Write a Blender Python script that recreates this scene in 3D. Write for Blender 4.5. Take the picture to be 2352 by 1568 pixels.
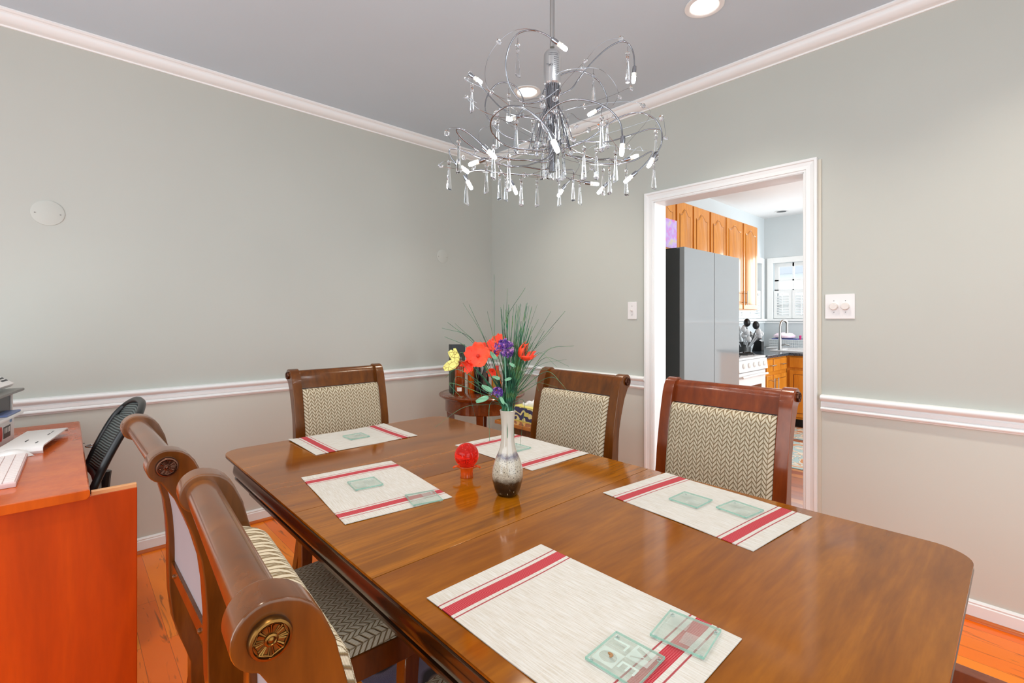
import bpy, bmesh, math, random
from mathutils import Vector, Matrix, Euler, Quaternion
PI=math.pi
for o in list(bpy.data.objects): bpy.data.objects.remove(o, do_unlink=True)
S=bpy.context.scene; C=S.collection

# ---------------------------------------------------------------- camera
F_PX=1100.0; YAW=0.8193; CAM=Vector((3.2574,-2.7934,1.26))
cd=bpy.data.cameras.new('camera'); cam=bpy.data.objects.new('camera',cd); C.objects.link(cam)
cd.sensor_width=36; cd.sensor_fit='HORIZONTAL'; cd.lens=36*F_PX/2352; cd.shift_y=-52/2352.0; cd.clip_start=.02
cam.location=CAM; cam.rotation_euler=(PI/2,0,YAW); S.camera=cam

# ---------------------------------------------------------------- world, light, exposure
W=bpy.data.worlds.new('world'); S.world=W; W.use_nodes=True
W.node_tree.nodes['Background'].inputs[0].default_value=(.86,.93,1,1)
W.node_tree.nodes['Background'].inputs[1].default_value=2.2
S.view_settings.view_transform='Standard'; S.view_settings.look='None'
S.view_settings.exposure=-0.18; S.view_settings.gamma=1; S.view_settings.use_curve_mapping=False
def area(name,loc,rot,sx,sy,power,col):
    l=bpy.data.lights.new(name,'AREA'); l.shape='RECTANGLE'; l.size=sx; l.size_y=sy; l.energy=power; l.color=col
    o=bpy.data.objects.new(name,l); C.objects.link(o); o.location=loc; o.rotation_euler=rot; return o
def lamp(name,kind,loc,power,col,rad=.03,rot=(0,0,0),parent=None,spot=None):
    l=bpy.data.lights.new(name,kind); l.energy=power; l.color=col; l.shadow_soft_size=rad
    if spot: l.spot_size=spot; l.spot_blend=1.0
    o=bpy.data.objects.new(name,l); C.objects.link(o); o.location=loc; o.rotation_euler=rot; o.parent=parent; return o
DAY=(.93,.97,1.0); WARM=(1.0,.90,.79)
# added fill at unseen dining room openings; the kitchen pair boosts its window daylight
area('fill_light_back',(2.3,-4.45,1.15),(PI/2-.10,0,0),3.4,2.1,40,DAY)
area('fill_light_side',(4.5,-2.4,1.25),(PI/2-.12,0,PI/2),3.0,1.7,15,DAY)
area('window_light_kitchen',(4.75,2.5,1.5),(PI/2,0,PI/2),2.6,2.0,128,DAY)
area('window_light_sink',(1.35,4.40,1.75),(-PI/2,0,0),1.0,.8,14,DAY)

# ---------------------------------------------------------------- materials
def lin(c):
    return tuple(((v/255)/12.92 if v/255<=.04045 else ((v/255+.055)/1.055)**2.4) for v in c)+(1,)
def newmat(name,rough=.5,col=(128,128,128),metal=0,coat=0,spec=.5):
    m=bpy.data.materials.new(name); m.use_nodes=True; b=m.node_tree.nodes['Principled BSDF']
    b.inputs['Base Color'].default_value=lin(col); b.inputs['Roughness'].default_value=rough
    b.inputs['Metallic'].default_value=metal; b.inputs['Coat Weight'].default_value=coat
    b.inputs['Coat Roughness'].default_value=.08; b.inputs['Specular IOR Level'].default_value=spec
    return m
class NT:
    def __init__(s,m): s.m=m; s.t=m.node_tree; s.b=s.t.nodes['Principled BSDF']
    def n(s,typ,**kw):
        n=s.t.nodes.new(typ)
        for k,v in kw.items():
            if k.startswith('i_'):
                key=k[2:]; key=int(key) if key.isdigit() else key.replace('_',' ')
                s.put(n.inputs[key],v)
            else: setattr(n,k,v)
        return n
    def put(s,sock,v):
        if isinstance(v,bpy.types.NodeSocket): s.t.links.new(v,sock)
        else: sock.default_value=v
    def math(s,op,a,b=0.0,c=0.0):
        n=s.t.nodes.new('ShaderNodeMath'); n.operation=op
        s.put(n.inputs[0],a); s.put(n.inputs[1],b); s.put(n.inputs[2],c); return n.outputs[0]
    def mix(s,f,a,b,blend='MIX'):
        n=s.t.nodes.new('ShaderNodeMix'); n.data_type='RGBA'; n.blend_type=blend
        s.put(n.inputs[0],f); s.put(n.inputs[6],a); s.put(n.inputs[7],b); return n.outputs[2]
    def coord(s,kind='Object'): return s.n('ShaderNodeTexCoord').outputs[kind]
    def mapv(s,v,scale=(1,1,1),loc=(0,0,0),rot=(0,0,0)):
        n=s.n('ShaderNodeMapping'); s.t.links.new(v,n.inputs[0]); n.inputs['Scale'].default_value=scale
        n.inputs['Location'].default_value=loc; n.inputs['Rotation'].default_value=rot; return n.outputs[0]
    def noise(s,v,scale=5,detail=4,rough=.5,dist=0):
        n=s.n('ShaderNodeTexNoise'); s.t.links.new(v,n.inputs['Vector']); n.inputs['Scale'].default_value=scale
        n.inputs['Detail'].default_value=detail; n.inputs['Roughness'].default_value=rough; n.inputs['Distortion'].default_value=dist
        return n.outputs[0]
    def ramp(s,f,stops):
        n=s.n('ShaderNodeValToRGB'); s.t.links.new(f,n.inputs[0]); e=n.color_ramp.elements
        while len(e)<len(stops): e.new(.5)
        for el,(p,c) in zip(e,stops): el.position=p; el.color=c if len(c)==4 else lin(c)
        return n.outputs[0]
    def sep(s,v):
        n=s.n('ShaderNodeSeparateXYZ'); s.t.links.new(v,n.inputs[0]); return n.outputs
    def comb(s,x,y,z=0.0):
        n=s.n('ShaderNodeCombineXYZ'); s.put(n.inputs[0],x); s.put(n.inputs[1],y); s.put(n.inputs[2],z); return n.outputs[0]
    def col(s,v): s.t.links.new(v,s.b.inputs['Base Color'])
    def bump(s,h,strength=.3,dist=.01):
        n=s.n('ShaderNodeBump'); s.t.links.new(h,n.inputs['Height']); n.inputs['Strength'].default_value=strength
        n.inputs['Distance'].default_value=dist; s.t.links.new(n.outputs[0],s.b.inputs['Normal'])
def paint(name,c,rough=.6,var=.03):
    m=newmat(name,rough,c); t=NT(m); v=t.coord()
    n=t.noise(v,2.2,3); c2=tuple(max(0,min(255,k*(1-var))) for k in c)
    t.col(t.mix(n,lin(c),lin(c2))); t.bump(t.noise(v,260,2),.06,.001); return m
def wood(name,dark,mid,light,stretch=(14,1.2,14),scale=1.6,rough=.25,coat=.5,coord='Object',fine=True,tint=(1,.80,.55,1)):
    m=newmat(name,rough,mid,0,coat); t=NT(m); v=t.coord(coord)
    a=t.noise(t.mapv(v,stretch),scale,6,.6,.8); b=t.noise(v,3.1,3,.5,.6)
    c=t.ramp(a,[(.28,dark),(.5,mid),(.74,light)])
    c=t.mix(t.math('MULTIPLY',b,.55),c,lin(mid))
    if fine:
        f=t.noise(t.mapv(v,tuple(k*6 for k in stretch)),scale*1.4,3)
        c=t.mix(t.math('MULTIPLY',t.math('SUBTRACT',.62,f),.9),c,lin(dark))
    t.col(c); t.b.inputs['Specular IOR Level'].default_value=.45; t.b.inputs['Specular Tint'].default_value=tint; return m
def glassmat(name,col,rough=0.0,ior=1.48,trans=1.0):
    m=newmat(name,rough,col); b=m.node_tree.nodes['Principled BSDF']; b.inputs['Transmission Weight'].default_value=trans; b.inputs['IOR'].default_value=ior; return m
def emis(name,col,st):
    m=newmat(name,.5,col); b=m.node_tree.nodes['Principled BSDF']; b.inputs['Emission Color'].default_value=lin(col); b.inputs['Emission Strength'].default_value=st; return m

M={}
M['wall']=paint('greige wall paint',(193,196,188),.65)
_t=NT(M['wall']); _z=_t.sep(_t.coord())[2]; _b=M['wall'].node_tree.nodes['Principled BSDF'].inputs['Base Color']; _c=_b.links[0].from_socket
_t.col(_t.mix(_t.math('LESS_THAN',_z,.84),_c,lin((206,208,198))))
M['plate']=paint('painted cover plate',(196,199,191),.6,.01)
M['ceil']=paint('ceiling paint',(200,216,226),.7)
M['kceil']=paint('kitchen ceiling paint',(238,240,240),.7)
M['trim']=paint('white trim paint',(240,243,242),.35,.01)
M['trim2']=paint('trim paint backband',(206,200,184),.45,.01)
M['kwall']=paint('kitchen wall paint',(206,214,216),.6)
M['white']=newmat('white plastic',.3,(232,231,230))
M['offwhite']=newmat('warm white plastic',.35,(225,220,214))
M['black']=newmat('black plastic',.35,(22,23,24))
M['darkgrey']=newmat('dark grey plastic',.4,(60,62,62))
M['chrome']=newmat('chrome',.15,(150,152,157),1)
M['steel']=newmat('brushed steel',.3,(180,180,178),1)
M['table']=wood('lacquered table wood',(92,44,4),(132,74,8),(162,98,16),(9,1.2,9),1.3,.10,.12,tint=(1,.78,.45,1))
M['leaf']=wood('lacquered leaf wood',(94,50,4),(144,84,8),(172,106,18),(26,1.6,26),1.3,.11,.12,tint=(1,.78,.45,1))
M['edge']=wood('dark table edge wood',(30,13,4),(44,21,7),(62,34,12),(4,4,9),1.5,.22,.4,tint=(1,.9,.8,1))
M['chair']=wood('walnut chair wood',(64,30,5),(100,52,10),(124,70,16),(7,7,1.2),1.6,.22,.3,tint=(1,.88,.68,1))
M['chair_red']=wood('reddish chair wood',(84,32,8),(122,52,16),(148,70,24),(7,7,1.2),1.6,.2,.35,tint=(1,.9,.8,1))
M['desk']=wood('orange desk wood',(168,68,8),(196,86,12),(214,104,20),(6,6,.8),1.6,.25,.3)
M['desk_end']=wood('cherry desk panel',(150,48,2),(178,60,3),(194,72,5),(5,5,.7),1.8,.35,.1)
M['oak']=wood('honey oak',(178,104,26),(208,132,42),(226,156,62),(10,10,1),1.8,.3,.3)
M['oak_gap']=newmat('oak shadow gap',.5,(120,66,22))
M['demi']=wood('mahogany table',(74,30,10),(112,52,20),(140,72,30),(7,7,7),1.5,.18,.7)
M['qround']=wood('quarter round wood',(170,76,18),(200,98,30),(220,120,44),(1,1,8),2,.25,.4)
M['counter']=newmat('dark granite counter',.15,(58,66,74))
t=NT(M['counter']); t.col(t.ramp(t.noise(t.coord(),90,2),[(.4,(40,46,54)),(.7,(96,106,114))]))
# floor planks run along X
def floor_mat(name,tones,rough=.22):
    m=newmat(name,rough,tones[0],0,.12); t=NT(m); t.b.inputs['Specular Tint'].default_value=(1,.8,.55,1); v=t.coord()
    br=t.n('ShaderNodeTexBrick'); t.t.links.new(v,br.inputs['Vector'])
    br.inputs['Scale'].default_value=1; br.inputs['Brick Width'].default_value=.95; br.inputs['Row Height'].default_value=.086
    br.inputs['Mortar Size'].default_value=.0009; br.inputs['Mortar Smooth'].default_value=.3; br.offset=.37
    br.inputs['Color1'].default_value=(0,0,0,1); br.inputs['Color2'].default_value=(1,1,1,1); br.inputs['Mortar'].default_value=(.5,.5,.5,1)
    s=t.sep(v)
    rowid=t.math('FLOOR',t.math('DIVIDE',s[1],.086))
    n1=t.noise(t.comb(t.math('MULTIPLY',s[0],.9),t.math('ADD',t.math('MULTIPLY',s[1],1.0),t.math('MULTIPLY',rowid,3.7))),2.0,2)
    base=t.ramp(br.outputs['Color'],[(0,tones[0]),(.45,tones[1]),(1,tones[2])])
    g=t.noise(t.comb(t.math('MULTIPLY',s[0],2.2),t.math('MULTIPLY',s[1],26),t.math('MULTIPLY',rowid,2.3)),1.6,5,.6,.9)
    base=t.mix(t.math('MULTIPLY',g,.35),base,lin(tones[1]))
    st=t.noise(t.comb(t.math('MULTIPLY',s[0],1.5),t.math('MULTIPLY',s[1],13),t.math('MULTIPLY',rowid,5.1)),1.9,3,.5,1.4)
    k=t.ramp(st,[(.60,(0,0,0,1)),(.68,(1,1,1,1))])
    base=t.mix(t.math('MULTIPLY',k,.75),base,lin(tones[3]))
    base=t.mix(t.math('MULTIPLY',br.outputs['Fac'],.8),base,lin((150,70,16)))
    t.col(base); return m
M['floor']=floor_mat('tiger wood floor',[(252,128,18),(246,112,12),(255,150,30),(120,66,16)])
M['kfloor']=floor_mat('kitchen plank floor',[(176,104,70),(132,72,62),(206,138,84),(110,66,60)])
# woven herringbone upholstery (uses uv in metres)
def fabric(name,hi,lo):
    m=newmat(name,.85,hi,0,0,.2); t=NT(m); s=t.sep(t.coord('UV'))
    u=t.math('DIVIDE',s[0],.0155); ci=t.math('FLOOR',u); fx=t.math('FRACT',u)
    par=t.math('MODULO',t.math('ABSOLUTE',ci),2.0)
    up=t.math('ADD',t.math('MULTIPLY',par,fx),t.math('MULTIPLY',t.math('SUBTRACT',1.0,par),t.math('SUBTRACT',1.0,fx)))
    w=t.math('FRACT',t.math('ADD',t.math('DIVIDE',s[1],.0172),t.math('MULTIPLY',up,1.25)))
    d=t.math('ABSOLUTE',t.math('SUBTRACT',w,.5))            # .5 at a groove, 0 on a cord
    edge=t.math('ABSOLUTE',t.math('SUBTRACT',fx,.5))
    g1=t.ramp(d,[(.30,(0,0,0,1)),(.47,(1,1,1,1))]); g2=t.ramp(edge,[(.40,(0,0,0,1)),(.5,(1,1,1,1))])
    g=t.math('MAXIMUM',g1,t.math('MULTIPLY',g2,.7))
    ribs=t.math('MULTIPLY',t.math('ADD',t.math('SINE',t.math('MULTIPLY',t.math('SUBTRACT',t.math('DIVIDE',s[1],.0172),t.math('MULTIPLY',up,1.1)),30.0)),1.0),.24)
    f=t.math('MINIMUM',t.math('ADD',g,ribs),1.0)
    t.col(t.mix(f,lin(hi),lin(lo)))
    t.bump(t.math('SUBTRACT',1.0,g),.7,.004); return m
M['fabric']=fabric('herringbone upholstery',(212,202,178),(128,106,72))
M['lining']=paint('pale back lining',(146,138,140),.9,.2)
# placemat weave with red stripes near both short ends (object x = long side)
m=newmat('woven placemat',.8,(214,207,196),0,0,.2); M['mat']=m; t=NT(m); s=t.sep(t.coord())
ax=t.math('ABSOLUTE',s[0]); dist=t.math('SUBTRACT',.2145,ax)
def band(t,d,a,b): return t.math('MULTIPLY',t.math('GREATER_THAN',d,a),t.math('LESS_THAN',d,b))
wv=t.noise(t.mapv(t.coord(),(24,420,1)),1,3); wv2=t.noise(t.mapv(t.coord(),(420,30,1)),1,3)
wv=t.ramp(wv,[(.35,(0,0,0,1)),(.65,(1,1,1,1))]); wv2=t.ramp(wv2,[(.4,(0,0,0,1)),(.7,(1,1,1,1))])
base=t.mix(wv,lin((200,200,196)),lin((182,176,164))); base=t.mix(t.math('MULTIPLY',wv2,.45),base,lin((200,196,188)))
chk=t.n('ShaderNodeTexChecker'); t.t.links.new(t.mapv(t.coord(),(1,1,0),(0,0,0),(0,0,PI/4)),chk.inputs['Vector']); chk.inputs['Scale'].default_value=420
wide=band(t,dist,.047,.073); th=t.math('ADD',band(t,dist,.0355,.0385),band(t,dist,.081,.084))
red=t.mix(t.math('MULTIPLY',chk.outputs['Fac'],.42),lin((160,30,44)),lin((206,122,124)))
base=t.mix(wide,base,red); base=t.mix(t.math('MULTIPLY',th,.9),base,lin((150,32,46)))
t.col(base); t.bump(t.noise(t.mapv(t.coord(),(500,500,1)),1,2),.25,.001)
M['glass_edge']=newmat('green glass',.04,(176,206,192)); NT(M['glass_edge']).b.inputs['Alpha'].default_value=.15
M['gedge']=newmat('green glass edge',.1,(140,200,182)); NT(M['gedge']).b.inputs['Alpha'].default_value=.45
M['frost2']=newmat('faint frosting',.5,(206,220,212)); NT(M['frost2']).b.inputs['Alpha'].default_value=.12
M['frost']=newmat('frosted lettering',.5,(206,228,220)); NT(M['frost']).b.inputs['Alpha'].default_value=.34
M['crystal']=glassmat('clear crystal',(250,252,255),0,1.6)
M['bulb']=emis('lit led bulb',(240,247,255),30)
M['bulbcap']=newmat('bulb collar',.4,(235,235,225))
M['glow']=emis('lit downlight lens',(255,246,232),9)
M['red_glass']=glassmat('red bubble glass',(255,50,34),.03,1.3,.8)
M['orange_glass']=glassmat('orange glass',(255,110,30),.03,1.45,.6)
M['brass']=newmat('antique brass',.3,(150,104,48),1)
t=NT(M['brass']); t.col(t.mix(t.noise(t.coord(),120,3),lin((84,56,26)),lin((142,102,50))))
M['bronze']=newmat('aged bronze',.3,(96,64,50),1)

# ---------------------------------------------------------------- mesh helpers
class MB:
    def __init__(s): s.v=[]; s.f=[]; s.uv={}
    def add(s,vs,fs,uvs=None):
        o=len(s.v); s.v+=[tuple(v) for v in vs]
        for i,f in enumerate(fs):
            s.f.append([k+o for k in f])
            if uvs: s.uv[len(s.f)-1]=uvs[i]
        return s
    def box(s,x0,x1,y0,y1,z0,z1,mat=None):
        vs=[Vector((x,y,z)) for x in (x0,x1) for y in (y0,y1) for z in (z0,z1)]
        if mat: vs=[mat@v for v in vs]
        return s.add(vs,[(0,1,3,2),(4,6,7,5),(0,4,5,1),(2,3,7,6),(0,2,6,4),(1,5,7,3)])
    def lathe(s,prof,n=24,c=(0,0,0),axis='z',sq=None):
        vs=[]; fs=[]
        for i,(r,h) in enumerate(prof):
            for k in range(n):
                a=2*PI*k/n; e=1
                if sq: 
                    p=sq(i); e=(abs(math.cos(a))**p+abs(math.sin(a))**p)**(-1/p)
                x,y=r*e*math.cos(a),r*e*math.sin(a)
                vs.append((c[0]+x,c[1]+y,c[2]+h) if axis=='z' else ((c[0]+h,c[1]+x,c[2]+y) if axis=='x' else (c[0]+x,c[1]+h,c[2]-y)))
        m=len(prof)
        for i in range(m-1):
            for k in range(n): fs.append((i*n+k,i*n+(k+1)%n,(i+1)*n+(k+1)%n,(i+1)*n+k))
        fs.append(tuple(range(n))[::-1]); fs.append(tuple((m-1)*n+k for k in range(n)))
        return s.add(vs,fs)
    def tube(s,pts,r,n=8,r2=None):
        pts=[Vector(p) for p in pts]; vs=[]; fs=[]; m=len(pts); up=None
        for i,p in enumerate(pts):
            t=(pts[min(i+1,m-1)]-pts[max(i-1,0)]).normalized()
            if up is None: up=t.orthogonal().normalized()
            up=(up-t*up.dot(t)); up=up.normalized() if up.length>1e-6 else t.orthogonal().normalized()
            b=t.cross(up); rr=r if r2 is None else r+(r2-r)*i/(m-1)
            for k in range(n):
                a=2*PI*k/n; vs.append(p+up*rr*math.cos(a)+b*rr*math.sin(a))
        for i in range(m-1):
            for k in range(n): fs.append((i*n+k,i*n+(k+1)%n,(i+1)*n+(k+1)%n,(i+1)*n+k))
        fs.append(tuple(range(n))[::-1]); fs.append(tuple((m-1)*n+k for k in range(n)))
        return s.add(vs,fs)
    def prism(s,poly,a0,a1,axis='x'):
        # poly in the other two coordinates, swept along axis
        def P(a,p): return (a,p[0],p[1]) if axis=='x' else ((p[0],a,p[1]) if axis=='y' else (p[0],p[1],a))
        n=len(poly); vs=[P(a0,p) for p in poly]+[P(a1,p) for p in poly]
        fs=[tuple(range(n)),tuple(range(2*n-1,n-1,-1))]+[(i,n+i,n+(i+1)%n,(i+1)%n) for i in range(n)]
        return s.add(vs,fs)
    def sheet(s,g,closed=False,uv=None):
        # g[i][j] grid of points
        n=len(g); m=len(g[0]); vs=[p for r in g for p in r]; fs=[]; us=[]
        for i in range(n-1):
            for j in range(m-1):
                fs.append((i*m+j,i*m+j+1,(i+1)*m+j+1,(i+1)*m+j))
                if uv: us.append([uv[i][j],uv[i][j+1],uv[i+1][j+1],uv[i+1][j]])
        return s.add(vs,fs,us if uv else None)
    def ball(s,c,r,nu=12,nv=8,sc=(1,1,1)):
        prof=[(r*math.sin(PI*i/nv)+1e-5,-r*math.cos(PI*i/nv)) for i in range(nv+1)]
        o=len(s.v); s.lathe(prof,nu)
        for i in range(o,len(s.v)):
            v=s.v[i]; s.v[i]=(c[0]+v[0]*sc[0],c[1]+v[1]*sc[1],c[2]+v[2]*sc[2])
        return s
    def build(s,name,mat,parent=None,smooth=35,bev=0,seg=2,xf=None):
        me=bpy.data.meshes.new(name); me.from_pydata(s.v,[],s.f); me.validate()
        if s.uv and len(me.polygons)==len(s.f):
            ul=me.uv_layers.new(name='UVMap')
            for p in me.polygons:
                u=s.uv.get(p.index)
                if u:
                    for li,q in zip(p.loop_indices,u): ul.data[li].uv=q
        bm=bmesh.new(); bm.from_mesh(me)
        bmesh.ops.recalc_face_normals(bm,faces=bm.faces)
        if bev: 
            ed=[e for e in bm.edges if len(e.link_faces)==2 and e.calc_face_angle(0)>.6]
            bmesh.ops.bevel(bm,geom=ed,offset=bev,segments=seg,affect='EDGES',clamp_overlap=True,profile=.6)
        if xf: bmesh.ops.transform(bm,matrix=xf,verts=bm.verts)
        bm.to_mesh(me); bm.free()
        if smooth:
            me.shade_smooth(); me.set_sharp_from_angle(angle=math.radians(smooth))
        me.materials.append(mat)
        o=bpy.data.objects.new(name,me); C.objects.link(o); o.parent=parent
        if bev and smooth:
            w=o.modifiers.new('weighted','WEIGHTED_NORMAL'); w.weight=100; w.keep_sharp=True
        return o
def tag(o,label=None,cat=None,group=None,kind=None):
    if label: o['label']=label
    if cat: o['category']=cat
    if group: o['group']=group
    if kind: o['kind']=kind
    return o
def thing(name,label,cat,loc=(0,0,0),rz=0,group=None):
    o=bpy.data.objects.new(name,None); o.empty_display_size=.1; C.objects.link(o); o.location=loc; o.rotation_euler=(0,0,rz)
    return tag(o,label,cat,group)
def struct(name,mb,mat,**k): return tag(mb.build(name,mat,None,**k),kind='structure')
def copy_tree(o,parent=None):
    c=o.copy(); C.objects.link(c); c.parent=parent
    for ch in list(o.children): copy_tree(ch,c)
    return c
def spline(pts,n=8):
    P=[Vector(p) for p in pts]; out=[]
    Q=[P[0]*2-P[1]]+P+[P[-1]*2-P[-2]]
    for i in range(1,len(Q)-2):
        for k in range(n):
            t=k/n; a,b,c,d=Q[i-1],Q[i],Q[i+1],Q[i+2]
            out.append(.5*((2*b)+(c-a)*t+(2*a-5*b+4*c-d)*t*t+(3*b-a-3*c+d)*t**3))
    out.append(P[-1]); return out
def text(name,body,size,mat,parent,M4,ext=.0003,mirror=False):
    cu=bpy.data.curves.new(name,'FONT'); cu.body=body; cu.size=size; cu.extrude=ext; cu.align_x='CENTER'; cu.align_y='CENTER'
    tmp=bpy.data.objects.new('tmp',cu); C.objects.link(tmp)
    dg=bpy.context.evaluated_depsgraph_get(); me=bpy.data.meshes.new_from_object(tmp.evaluated_get(dg))
    bpy.data.objects.remove(tmp,do_unlink=True)
    if mirror: me.transform(Matrix.Scale(-1,4,(1,0,0)))
    me.transform(M4); me.materials.clear(); me.materials.append(mat)
    o=bpy.data.objects.new(name,me); C.objects.link(o); o.parent=parent; return o

# ================================================================= ROOM SHELL
CH=2.685; DX0,DX1,DZ=1.620,2.480,2.015; WT=.13
struct('floor',MB().box(-.1,4.7,-4.7,.02,-.1,0),M['floor'],smooth=0)
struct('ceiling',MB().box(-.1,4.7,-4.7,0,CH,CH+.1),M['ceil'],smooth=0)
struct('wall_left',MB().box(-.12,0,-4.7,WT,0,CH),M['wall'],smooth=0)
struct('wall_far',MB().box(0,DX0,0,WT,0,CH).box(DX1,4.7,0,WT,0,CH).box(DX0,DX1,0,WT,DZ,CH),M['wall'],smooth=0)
# back and right walls behind the camera, with wide openings added to let in soft light
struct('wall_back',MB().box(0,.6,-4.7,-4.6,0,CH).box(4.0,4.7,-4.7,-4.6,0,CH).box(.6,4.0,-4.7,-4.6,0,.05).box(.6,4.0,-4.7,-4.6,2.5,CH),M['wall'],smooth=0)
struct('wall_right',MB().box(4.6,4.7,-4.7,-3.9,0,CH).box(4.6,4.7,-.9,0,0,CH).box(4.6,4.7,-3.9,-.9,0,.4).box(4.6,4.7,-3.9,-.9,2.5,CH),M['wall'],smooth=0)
def sweep_trim(name,prof,mat,walls):
    for (ax,a0,a1) in walls:
        mb=MB()
        if ax=='L': mb.prism([(p[0],p[1]) for p in prof],a0,a1,'y')       # left wall: offset in +x
        else: mb.prism([(-p[0],p[1]) for p in prof],a0,a1,'x')            # far wall: offset in -y
        struct(name,mb,mat,smooth=25)
def arc(cx,cz,r,a0,a1,n=6): return [(cx+r*math.cos(math.radians(a0+(a1-a0)*i/n)),cz+r*math.sin(math.radians(a0+(a1-a0)*i/n))) for i in range(n+1)]
crown=[(0,CH),(0,2.623),(.008,2.623),(.010,2.630),(.018,2.632)]+[(.018+.042*math.sin(a*PI/16),2.632+.034*(1-math.cos(a*PI/16))) for a in range(1,9)]+[(.064,2.670),(.072,2.672),(.078,2.678),(.078,CH)]
sweep_trim('trim_1',crown,M['trim'],[('L',-4.6,0),('F',0,4.6)])
rail=[(0,.797),(.010,.797),(.012,.803)]+arc(.014,.8105,.0075,-80,80,6)+[(.014,.820),(.017,.824),(.017,.838),(.012,.842),(.012,.846),(.022,.852)]+arc(.022,.866,.012,-60,80,6)+[(.008,.880),(0,.880)]
sweep_trim('trim_2',rail,M['trim'],[('L',-4.6,0),('F',0,DX0-.062),('F',DX1+.078,4.6)])
base=[(0,0),(.014,0),(.014,.062),(.010,.066),(.012,.072),(.006,.079),(0,.080)]
for w in [('L',-4.6,0),('F',0,DX0-.062),('F',DX1+.078,4.6)]:
    sweep_trim('baseboard_left' if w[0]=='L' else 'baseboard_far',base,M['trim'],[w])
    sweep_trim('trim_3',[(.014,0),(.030,0)]+arc(.014,0,.016,10,90,5),M['qround'],[w])
# door casing (mitred look: two legs and a head, profiled)
def casing(x0,x1,z0,z1,leg):
    mb=MB(); st=[(0,.012),(.012,.012),(.014,.016),(.030,.013),(.046,.018),(.052,.022),(.062,.022)]
    return mb,st
st=[(0,.010),(.010,.011),(.012,.015),(.030,.013),(.046,.017),(.050,.022),(.062,.022)]
def cas_leg(xi,sgn):
    poly=[(xi,0)]+[(xi+sgn*a,-b) for a,b in st]+[(xi+sgn*.062,0)]
    n=len(poly); mb=MB(); vs=[(p[0],p[1],0) for p in poly]+[(p[0],p[1],DZ+abs(p[0]-xi)) for p in poly]
    mb.add(vs,[tuple(range(n)),tuple(range(2*n-1,n-1,-1))]+[(i,n+i,n+(i+1)%n,(i+1)%n) for i in range(n)]); return mb
struct('trim_4',cas_leg(DX0,-1),M['trim'],smooth=20); struct('trim_4',cas_leg(DX1,1),M['trim'],smooth=20)
mb=MB(); poly=[(DZ,0)]+[(DZ+a,-b) for a,b in st]+[(DZ+.062,0)]; n=len(poly)
vs=[(DX0-(p[0]-DZ),p[1],p[0]) for p in poly]+[(DX1+(p[0]-DZ),p[1],p[0]) for p in poly]
mb.add(vs,[tuple(range(n)),tuple(range(2*n-1,n-1,-1))]+[(i,n+i,n+(i+1)%n,(i+1)%n) for i in range(n)])
struct('trim_4',mb,M['trim'],smooth=20)
struct('trim_5',MB().box(DX1+.062,DX1+.078,-.008,0,0,DZ+.05),M['trim2'],smooth=0)
struct('door_1',MB().box(DX0,DX0+.004,-.005,WT+.005,0,DZ).box(DX1-.004,DX1,-.005,WT+.005,0,DZ).box(DX0,DX1,-.005,WT+.005,DZ-.004,DZ),M['trim'],smooth=0)

# ================================================================= KITCHEN SHELL
KX,KY=.72,4.5
struct('floor_kitchen',MB().box(-.1,5,.02,4.7,-.1,0),M['kfloor'],smooth=0)
struct('ceiling_kitchen',MB().box(-.1,5,WT,4.7,CH,CH+.1),M['kceil'],smooth=0)
# left kitchen wall with a small window near the corner, far wall with the sink window
WL0,WL1,WZ0,WZ1=3.50,4.40,1.26,2.04; WX0,WX1=.84,1.78
struct('wall_kitchen_left',MB().box(.6,KX,WT,WL0,0,CH).box(.6,KX,WL1,KY+.12,0,CH).box(.6,KX,WL0,WL1,0,WZ0).box(.6,KX,WL0,WL1,WZ1,CH),M['kwall'],smooth=0)
struct('wall_kitchen_far',MB().box(KX,WX0,KY,KY+.12,0,CH).box(WX1,5,KY,KY+.12,0,CH).box(WX0,WX1,KY,KY+.12,0,WZ0).box(WX0,WX1,KY,KY+.12,WZ1,CH),M['kwall'],smooth=0)
struct('wall_kitchen_right',MB().box(4.9,5,WT,1.2,0,CH).box(4.9,5,3.8,KY,0,CH).box(4.9,5,1.2,3.8,0,.4).box(4.9,5,1.2,3.8,2.5,CH),M['kwall'],smooth=0)
pane_m=glassmat('window pane',(255,255,255),0,1.05)
def frame_rect(mb,a0,a1,z0,z1,w,d0,d1,ax):
    for (p,q,r,s_) in ((a0,a0+w,z0,z1),(a1-w,a1,z0,z1),(a0+w,a1-w,z0,z0+w),(a0+w,a1-w,z1-w,z1)):
        if ax=='F': mb.box(p,q,d0,d1,r,s_)
        else: mb.box(d0,d1,p,q,r,s_)
def shutter(root,a0,a1,z0,z1,dist,ax):
    mb=MB(); frame_rect(mb,a0,a1,z0,z1,.038,dist-.012,dist+.012,ax)
    mid=(a0+a1)/2
    n=int((z1-z0-.09)/.036)
    sl=MB()
    for i in range(n):
        z=z0+.05+i*.036
        if ax=='F': sl.box(a0+.036,a1-.036,-.019,.019,-.003,.003,Matrix.Translation((0,dist,z))@Matrix.Rotation(.7,4,'X'))
        else: sl.box(-.019,.019,a0+.036,a1-.036,-.003,.003,Matrix.Translation((dist,0,z))@Matrix.Rotation(-.7,4,'Y'))
    if ax=='F': mb.box(mid-.006,mid+.006,dist-.026,dist-.016,z0+.05,z1-.05)
    o=mb.build('shutter_panel',M['trim'],root,smooth=0); sl.build('louvre',M['trim'],o,smooth=0)
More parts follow.
